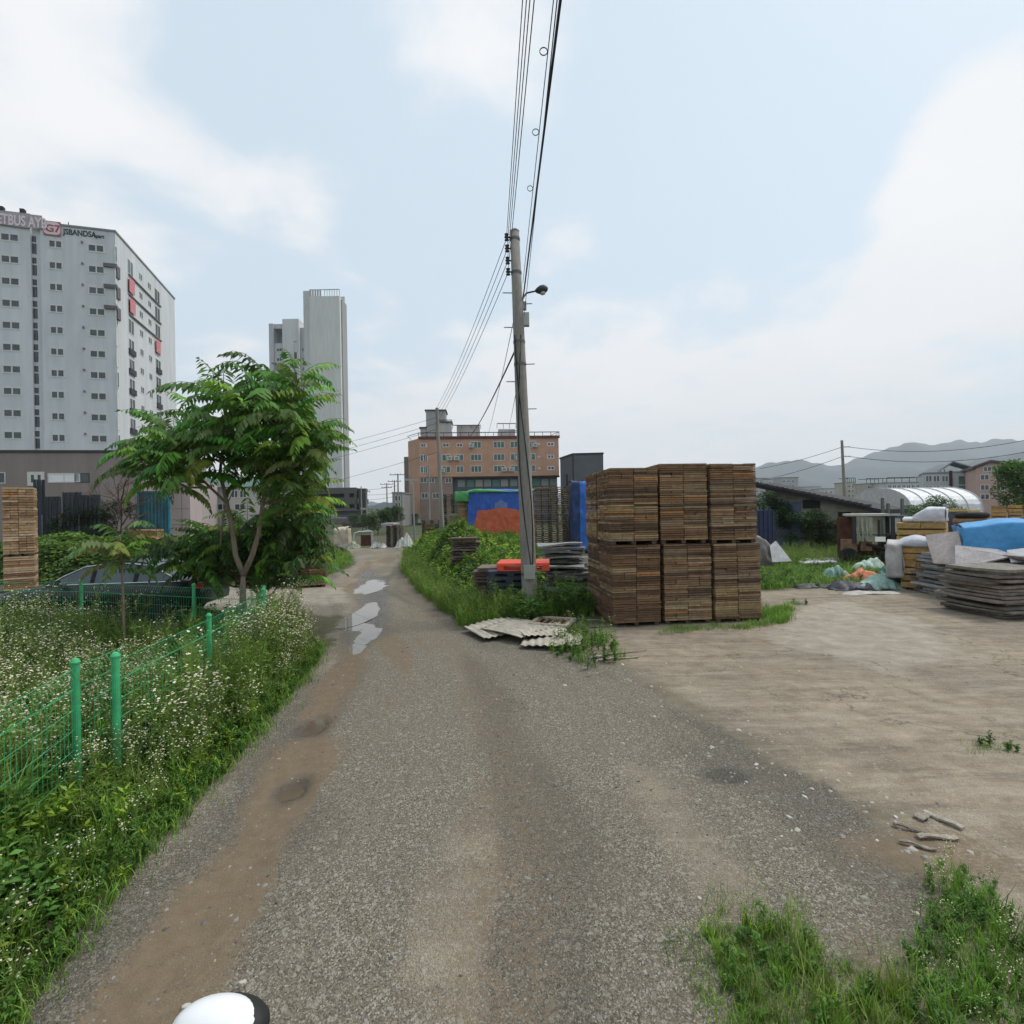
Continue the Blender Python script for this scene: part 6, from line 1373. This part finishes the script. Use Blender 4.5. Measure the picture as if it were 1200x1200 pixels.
# pale panels leaning / lying before the blue tarp
def panel(label, pts, col, t=.03, name='panel', m='sheet', D0=None):
    a = [P(*p) for p in pts]; n = (a[1]-a[0]).cross(a[2]-a[0]).normalized()*t; q = MB(); q.tint = col; q.v = [tuple(p) for p in a]+[tuple(p+n) for p in a]
    k = len(a); q.face(tuple(range(k))[::-1]); q.face(tuple(range(k, 2*k)))
    for i in range(k): j = (i+1) % k; q.face((i, j, k+j, k+i))
    return tag(q.build(name, M[m]), label, 'panel')
panel('pinkish grey panel leaning over the small covered box', ((1095, 661, 13.9), (1133, 662, 13.0), (1124, 623, 13.9), (1085, 628, 14.9)), (.42, .36, .34))
panel('long grey panel sloping down in front of the blue tarp', ((1120, 668, 12.7), (1190, 652, 12.0), (1170, 645, 12.6), (1120, 640, 13.3)), (.40, .37, .37))
panel('second long grey panel before the blue tarp, cut by the right edge', ((1185, 660, 11.9), (1240, 655, 11.4), (1230, 640, 12.0), (1180, 646, 12.4)), (.42, .42, .43))
rz = R(-40); C, w_ = fr(1054, 1093, 15.2, rz); hb = Z(1070, 640, 14.9); timber('small golden box half under a pale sheet', C, rz, w_, .9, hb, 6, 140)
drape('sheet_cover', 'pale grey plastic sheet thrown over the small golden box', -.06, w_*.85, -.04, .95, hb-.03, hb+.05, (.50, .51, .56), seed=13, nz_=5, nx_=20, amp=.04, hump=.1, ztopfn=lambda u: .16*math.sin(u*2.6), base=(C.x, C.y, rz))
drape('sheet_cover', 'crumpled grey sheet hanging at the left side of the golden box', -.32, .06, -.1, .7, .35, hb+.02, (.46, .44, .42), seed=14, nz_=14, nx_=10, amp=.09, base=(C.x, C.y, rz))

# old machine with a cab frame
D = 22; C = P(1023, 650, D); C.z = 0
mc = thing('old_machine', 'rusty old machine with an open cab frame and white roof in the grass', 'machine', C, R(-28)); hh = Z(1023, 602, D); ww = 1.0
q = MB(); q.b(-.95, 1.0, -.5, .9, .4, .8, (.3, .3, .3)); q.b(-1.15, -.62, -.6, .3, .5, 1.05, (2.0, 2.4, 2.2)); q.b(-.5, -.1, -.62, 0, .6, 1.0, (1.6, 1.8, 1.7)); q.tube([(-.3, -.6, .9), (.3, -.62, .7), (.95, -.6, .95)], .07, 6, (.4, .4, .4)); q.b(.25, 1.05, -.55, .6, .5, .95, (.25, .25, .28)); q.b(.5, .8, -.5, .4, .95, 1.3, (.3, .3, .3)); q.build('chassis', M['rust'], mc)
q = MB(); q.tint = (.9, .9, .9)
for x, y in ((-.72, -.6), (.62, -.6), (-.72, .7), (.62, .7)):
    q = MB(); q.tint = (.9, .9, .9); q.b(x-.07, x+.07, y-.05, y+.05, .9, hh-.08); q.build('cab_post', M['dark'], mc)
q = MB(); q.tint = (.9, .9, .9); q.b(-.7, .65, -.62, -.56, 1.25, 1.3); q.b(.1, .2, -.62, -.54, .9, 1.9); q.build('cab_frame', M['dark'], mc)
q = MB(); q.box((-.25, .05, hh-.04), (1.5, 1.6, .09), tint=(.55, .53, .48)); q.box((.85, .05, hh-.12), (.8, 1.4, .07), tint=(.08, .08, .08)); q.build('cab_roof', M['sheet'], mc)
q = MB(); r_ = random.Random(4)
for i in range(16): x = -.6+i*.035; q.tube([(x, -.66, hh-.12), (x+r_.uniform(-.06, .06), -.7, hh-.7), (x*.9+r_.uniform(-.05, .05), -.66, 1.0)], .016, 4, (.42, .42, .33))
q.build('rope_bundle', M['cloth'], mc)
for x in (-.95, .55):
    q = MB(); q.tint = (1, 1, 1); q.lathe([(.2, -.12), (.33, -.12), (.36, -.06), (.36, .06), (.33, .12), (.2, .12)], (0, 0, 0), 20); q.v = [(x+a, -.68+c, .36+b) for a, b, c in q.v]; wl_ = q.build('wheel', M['rubber'], mc); q = MB(); q.lathe([(.2, -.1), (.2, .1)], (0, 0, 0), 14, (.7, .7, .6)); q.v = [(x+a, -.68+c, .36+b) for a, b, c in q.v]; q.build('rim', M['rust'], wl_)
q = MB(); q.b(.0, .35, -.72, -.6, 1.0, 1.2, (1.1, 1.1, 1.0)); q.tube([(-.3, -.4, .95), (-.45, -.5, 1.4)], .02, 6, (.1, .1, .1)); q.build('control_box', M['plastic'], mc)
C = P(990, 650, 23); q = MB(); q.b(-.28, .28, -.2, .2, 0.05, 1.02, (.85, .8, .75)); q.b(-.28, .28, -.2, .2, 1.05, Z(990, 606, 23), (1, .8, .7)); q.b(-.26, .26, -.18, .18, 1.0, 1.06, (.3, .3, .3)); tag(q.build('cabinet', M['rust'], None, loc=(C.x, 23, 0), rz=R(-33)), 'rusty brown double cabinet standing left of the old machine', 'cabinet')
for i, (px, w_) in enumerate(((1033, .5), (1047, .12), (1057, .12))): pass
# machine parts sticking up behind
q = MB(); b = P(1045, 640, 23.5)
for dx, h in ((-.35, 2.85), (-.1, 2.6), (.55, 2.8)): q.b(b.x+dx-.05, b.x+dx+.05, 23.5, 23.6, 0, h, (.5, .55, .5))
q.b(b.x-.5, b.x+.8, 23.45, 23.5, 1.9, 2.02, (.4, .4, .4)); tag(q.build('old_rack', M['steel']), 'upright steel rack standing behind the old machine', 'rack')
# white sheets on grass
for i, (px, py, W, Dp, rz, lb) in enumerate(((972, 660, 1.5, 1.2, .1, 'white board lying on the grass before the old machine'), (958, 663, 1.2, .8, -.2, 'crumpled white sheet left of the flat white board'), (985, 654, 1.2, .9, .3, 'second white board lying behind the first'), (946, 638, .7, .4, 0, 'small white scrap far back in the weeds'), (918, 653, .9, .5, .2, 'pale scrap lying right of the grey mound'))):
    c = G(px, py); board(lb, (c.x, c.y, .12), W, Dp, .06, rz, (.55, .56, .57) if i != 4 else (.4, .38, .35), 'pale sheets on the grass', .05, 200+i, name='sheet', cat='sheet', m='sheet')
# grey covered mound at the left of the grass
D = 21; xa, xb = X(884, D), X(925, D)
drape('covered_mound', 'grey tarp covered mound right behind the wooden block', xa, X(906, D), D, D+1.4, .02, Z(897, 628, D), (.22, .20, .19), cat='covered pile', seed=16, amp=.12, nz_=16, nx_=20, ztopfn=lambda u: -.5*u*u)
panel('pale sheet sloping down from the grey covered mound', ((905, 659, 20.4), (928, 658, 20.2), (909, 634, 21.0), (902, 640, 20.9)), (.42, .42, .43), name='sheet', t=.02)
D = 26; q = MB(); q.b(X(886, D), X(906.5, D), D, D+2.2, .1, Z(895, 598, D), (.045, .055, .12)); o = q.build('box', M['sheet']); tag(o, 'dark navy metal box behind the grey covered mound', 'metal box')
q = MB()
for i in range(5): x = X(886, D)+(X(906.5, D)-X(886, D))*i/4; q.b(x-.04, x+.04, D-.05, D, .1, Z(895, 598, D)+.03, (.04, .05, .1))
q.b(X(886, D), X(906.5, D), D-.04, D-.003, .1, .3, (.1, .1, .14)); q.build('rib', M['sheet'], o)
# heap of cloth and nets
def cloth_heap(label, px, py, w_, d_, h, col, seed, name='cloth', rz=0):
    c = G(px, py); q = MB(); n, k = 26, 16
    for j in range(k+1):
        for i in range(n+1):
            u, v = i/n*2-1, j/k*2-1; e = max(0, 1-(u*u+v*v)**1.3*.9); x = u*w_/2*(1+.12*math.sin(j+seed)); y = v*d_/2*(1+.1*math.sin(i*1.3+seed)); f = float(nz(x*6, y*6, 1, seed))
            q.v.append((x, y, .012+max(0, h*e*(.75+.5*f))))
    for j in range(k):
        for i in range(n): a = j*(n+1)+i; q.face((a, a+1, a+n+2, a+n+1), jit(col, .12))
    o = q.build(name, M['cloth'], None, True, loc=(c.x, c.y, 0), rz=rz); m_ = o.modifiers.new('thick', 'SOLIDIFY'); m_.thickness = .01; return tag(o, label, 'cloth heap', 'discarded cloth beside the grass')
for a in ((980, 678, .9, .7, .5, (.20, .33, .28), 1, 'pale green net heap at the left end of the discarded cloth'), (1000, 690, 1.5, .8, .28, (.035, .033, .05), 2, 'black cloth heap in the middle of the discarded cloth'), (1012, 680, 1.3, .8, .42, (.62, .20, .10), 3, 'orange cloth heap among the discarded cloth'), (1028, 689, 1.5, .9, .40, (.28, .42, .36), 4, 'grey green sheet heap right of the orange cloth'),
          (1050, 686, 1.3, 1.1, .72, (.03, .14, .11), 5, 'dark teal net heap beside the smaller grey pile'), (955, 688, 1.3, .5, .14, (.05, .05, .055), 6, 'flat dark cloth at the front left of the discarded cloth'), (1020, 668, 1.4, .7, .45, (.45, .55, .50), 7, 'pale sheet heap behind the orange cloth'), (1060, 668, 1.0, .9, .95, (.035, .04, .04), 8, 'black bundle before the pale covered golden box'), (1020, 696, 1.6, .35, .10, (.42, .40, .37), 9, 'flat grey sheet along the front of the discarded cloth')):
    cloth_heap(a[7], *a[:7])
# far road end junk
D = 41
cloth = lambda: None
q = MB(); C = P(399, 630, D)
o = drape('covered_pile', 'cream covered pile at the left of the road end', X(392, D), X(407.5, D), D, D+1, .05, Z(400, 619.5, D), (.50, .44, .34), cat='covered pile', seed=21, amp=.15, nx_=16, nz_=10)
fr1 = thing('metal_frame', 'white bent metal frame standing at the road end', 'frame', (X(425, D), D, 0)); q = MB()
q.tube([(-.7, 0, 0), (-.62, 0, 1.0), (-.3, 0, 1.12), (.75, 0, 1.15)], .09, 6, (1.8, 1.85, 1.8)); q.tube([(.75, .1, 0), (.75, .1, 1.15)], .09, 6, (1.8, 1.85, 1.8)); q.build('tube', M['steel'], fr1)
q = MB(); q.b(-.2, .6, .2, .9, 0, .85, (.9, .8, .7)); q.build('drum', M['rust'], fr1)
q = MB(); q.b(X(449, 38), X(463, 38), 37.6, 39.6, 1.72, 1.84, (.42, .42, .42)); tag(q.build('sheet', M['sheet']), 'pale sheet lying on the dark pallets at the road end', 'sheet')
cc_ = 0
for i, (px, py, w_, h, col, lb) in enumerate(((475, 640, 1.5, .9, (.45, .47, .44), 'heap of white sacks at the right of the road end'), (415, 641, 1.0, .5, (.25, .28, .2), 'greenish rubbish heap between cream pile and white frame'), (444, 641, 1.2, .5, (.5, .5, .46), 'small white rubbish heap beside the dark pallets'), (403, 641, 1.6, .3, (.12, .11, .1), 'dark low rubbish heap at the left of the road end'))):
    c = P(px, py, 38.5); o = MB(); 
    n, k = 20, 10; q = MB()
    for j in range(k+1):
        for ii in range(n+1):
            u, v = ii/n*2-1, j/k*2-1; e = max(0, 1-(u*u+v*v)**1.2*.9); x = u*w_/2; y = v*.6; q.v.append((x, y, .01+max(0, h*e*(.75+.6*float(nz(x*7, y*7, 1, i))))))
    for j in range(k):
        for ii in range(n): a = j*(n+1)+ii; q.face((a, a+1, a+n+2, a+n+1), jit(col, .3))
    tag(q.build('rubbish_heap', M['cloth'], None, False, loc=(c.x, 38.5, 0)), lb, 'rubbish heap', 'rubbish at the road end')

# ================================================================ stones on the ground
def stones(name, xy, size, cols, label, flat_=.45):
    n = len(xy); base_ = np.array([(1, 0, 0), (.3, .95, 0), (-.8, .6, 0), (-.85, -.5, 0), (.3, -.9, 0)]); V = []; 
    s = size[:, None, None]; az = rng.uniform(0, 6.28, n); c, sn_ = np.cos(az)[:, None], np.sin(az)[:, None]
    cube = np.array([(-1, -1, 0), (1, -1, 0), (1, 1, 0), (-1, 1, 0), (-.7, -.7, 1), (.7, -.7, 1), (.7, .7, 1), (-.7, .7, 1)], float)
    v = cube[None]*np.array([1, .72, flat_])[None, None]*(1+rng.normal(0, .18, (n, 8, 3)))*s
    X_ = v[..., 0]*c-v[..., 1]*sn_+xy[:, 0][:, None]; Y_ = v[..., 0]*sn_+v[..., 1]*c+xy[:, 1][:, None]; Z_ = v[..., 2]+ground_z(xy[:, 0], xy[:, 1])[:, None]-size[:, None]*.12
    V = np.stack([X_, Y_, Z_], -1).reshape(-1, 3); f = np.array([(4, 5, 6, 7), (0, 1, 5, 4), (1, 2, 6, 5), (2, 3, 7, 6), (3, 0, 4, 7)]); F = (np.arange(n)[:, None, None]*8+f[None]).reshape(-1, 4)
    T = np.repeat(cols, 5, 0); return kind(qmesh(name, V, F, T, M['stone']), 'stuff', label)
a = samp([(-2.4, 2), (-2.7, 5), (-3.2, 9), (-1, 11), (1.3, 9), (2.3, 5.6), (2.6, 3.6), (1.8, 1.8)], 5200)
sz = rng.gamma(2.0, .0022, len(a))+.003
col_ = np.array([.24, .225, .205])[None]*rng.uniform(.35, 1.3, (len(a), 1))*np.ones((1, 3))
stones('gravel', a, sz, np.minimum(col_, .5), 'loose gravel on the road surface')
# rubbly boundary between road and yard
bl = []
for (x0, y0), (x1, y1) in zip([(1.0, 9.6), (1.7, 7.6), (2.3, 5.6), (2.75, 4.2), (2.7, 3.1)][:-1], [(1.7, 7.6), (2.3, 5.6), (2.75, 4.2), (2.7, 3.1)]):
    t = rng.uniform(0, 1, 120); bl.append(np.stack([x0+(x1-x0)*t+rng.normal(0, .5, 120), y0+(y1-y0)*t+rng.normal(0, .3, 120)], 1))
bl = np.concatenate(bl+[samp([(3, 2.8), (9, 5), (12, 12), (3, 10)], 150)]); sz = rng.gamma(1.2, .006, len(bl))+.004
col_ = np.array([.34, .32, .28])[None]*rng.uniform(.5, 1.5, (len(bl), 1))
stones('rubble', bl, sz, col_, 'pale rubble between the gravel road and the yard')
for i, (px, py, s_, lb) in enumerate(((943, 934, .05, 'pale stone above the dark damp spot'), (1050, 957, .045, 'white stone left of the plank scraps'), (925, 958, .05, 'flat grey stone on the gravel margin'), (820, 1053, .035, 'white stone on the gravel above the grass clump'), (716, 884, .035, 'small pale stone in the middle of the gravel'), (806, 846, .03, 'small white stone on the road margin'), (1175, 763, .06, 'pale stone in the yard near the grey pile'), (218, 1178, .05, 'pale flat stone beside the white shell'), (285, 1152, .04, 'white stone in the muddy wheel track'))):
    c = G(px, py); s_ *= .7; q = MB(); q.tint = (.44, .42, .38); r_ = random.Random(i); pr = [(s_*math.cos(t)*r_.uniform(.7, 1.1), s_*.6*math.sin(t)*r_.uniform(.7, 1.1)) for t in np.linspace(0, 6.28, 8)[:-1]]
    q.prism(pr, lambda p: (p[0], p[1], -.01), lambda p: (p[0]*.8, p[1]*.8, s_*.35)); tag(q.build('stone', M['stone'], None, loc=(c.x, c.y, float(ground_z(np.array([c.x]), np.array([c.y]))[0])), rz=r_.uniform(0, 3)), lb, 'stone', 'single pale stones')

# white shell at the bottom edge
c = P(257, 1203, 1.25)
mr_ = thing('rider_mirror', 'white rounded shell with a black rim poking in at the bottom edge', 'mirror', (c.x, c.y, 0)); zc_ = c.z
def ell(rx, ry, rz_, off, n=28, k=12):
    q = MB(); prof = [(math.cos(t), math.sin(t)) for t in np.linspace(-1.57, 1.57, k)]
    for r_, z in prof:
        for i in range(n): t = 2*math.pi*i/n; q.v.append((off[0]+rx*r_*math.cos(t), off[1]+ry*r_*math.sin(t), off[2]+rz_*z))
    for j in range(k-1):
        for i in range(n): i2 = (i+1) % n; q.face((j*n+i, j*n+i2, (j+1)*n+i2, (j+1)*n+i))
    return q
ell(.108, .066, .056, (-.005, -.004, zc_+.004)).build('shell', M['white'], mr_, smooth=True)
ell(.114, .068, .050, (.004, .006, zc_-.001)).build('rim', M['black'], mr_, smooth=True)
q = MB(); q.tube([(.0, .03, zc_-.03), (.02, .02, zc_-.3), (.05, -.1, .05)], [.018, .016, .02], 10); q.lathe([(.16, -.02), (.16, .03), (.05, .06)], (.05, -.1, 0), 20); q.build('stalk', M['black'], mr_)

# ================================================================ labels of stacked pallets, one by one from the top
stk = {}
for o in list(bpy.data.objects):
    if o.name.split('.')[0] == 'pallet' and 'label' in o: stk.setdefault(o['label'], []).append(o)
for lb, os_ in stk.items():
    os_.sort(key=lambda o: -o.location.z)
    for i, o in enumerate(os_): o['label'] = ORD[i]+' '+lb.replace(' in the ', ' down in the ').replace('open stack', 'stack')
# lettering to real meshes
bpy.context.view_layer.update()
for o in [o for o in bpy.data.objects if o.type == 'FONT']:
    dg = bpy.context.evaluated_depsgraph_get(); me = bpy.data.meshes.new_from_object(o.evaluated_get(dg)); me.name = 'lettering'; nm = o.name
    p = bpy.data.objects.new('tmp', me); COL.objects.link(p); p.parent = o.parent; p.location = o.location; p.rotation_euler = o.rotation_euler; p.scale = o.scale; bpy.data.objects.remove(o); p.name = nm
# haze
q = MB(); q.b(-4300, 4300, -4300, 4300, -3, 620); hz_o = q.build('haze', []) if False else None
me = bpy.data.meshes.new('haze'); me.from_pydata(q.v, [], q.f); hm = bpy.data.materials.new('haze'); hm.use_nodes = True; t = hm.node_tree
for n in list(t.nodes): t.nodes.remove(n)
vo = t.nodes.new('ShaderNodeVolumePrincipled'); vo.inputs['Density'].default_value = 0.00024; vo.inputs['Color'].default_value = (.86, .91, .97, 1); vo.inputs['Anisotropy'].default_value = .2
ou = t.nodes.new('ShaderNodeOutputMaterial'); t.links.new(vo.outputs[0], ou.inputs['Volume']); me.materials.append(hm); kind(put('haze', me), 'stuff')
SC.cycles.volume_bounces = 1
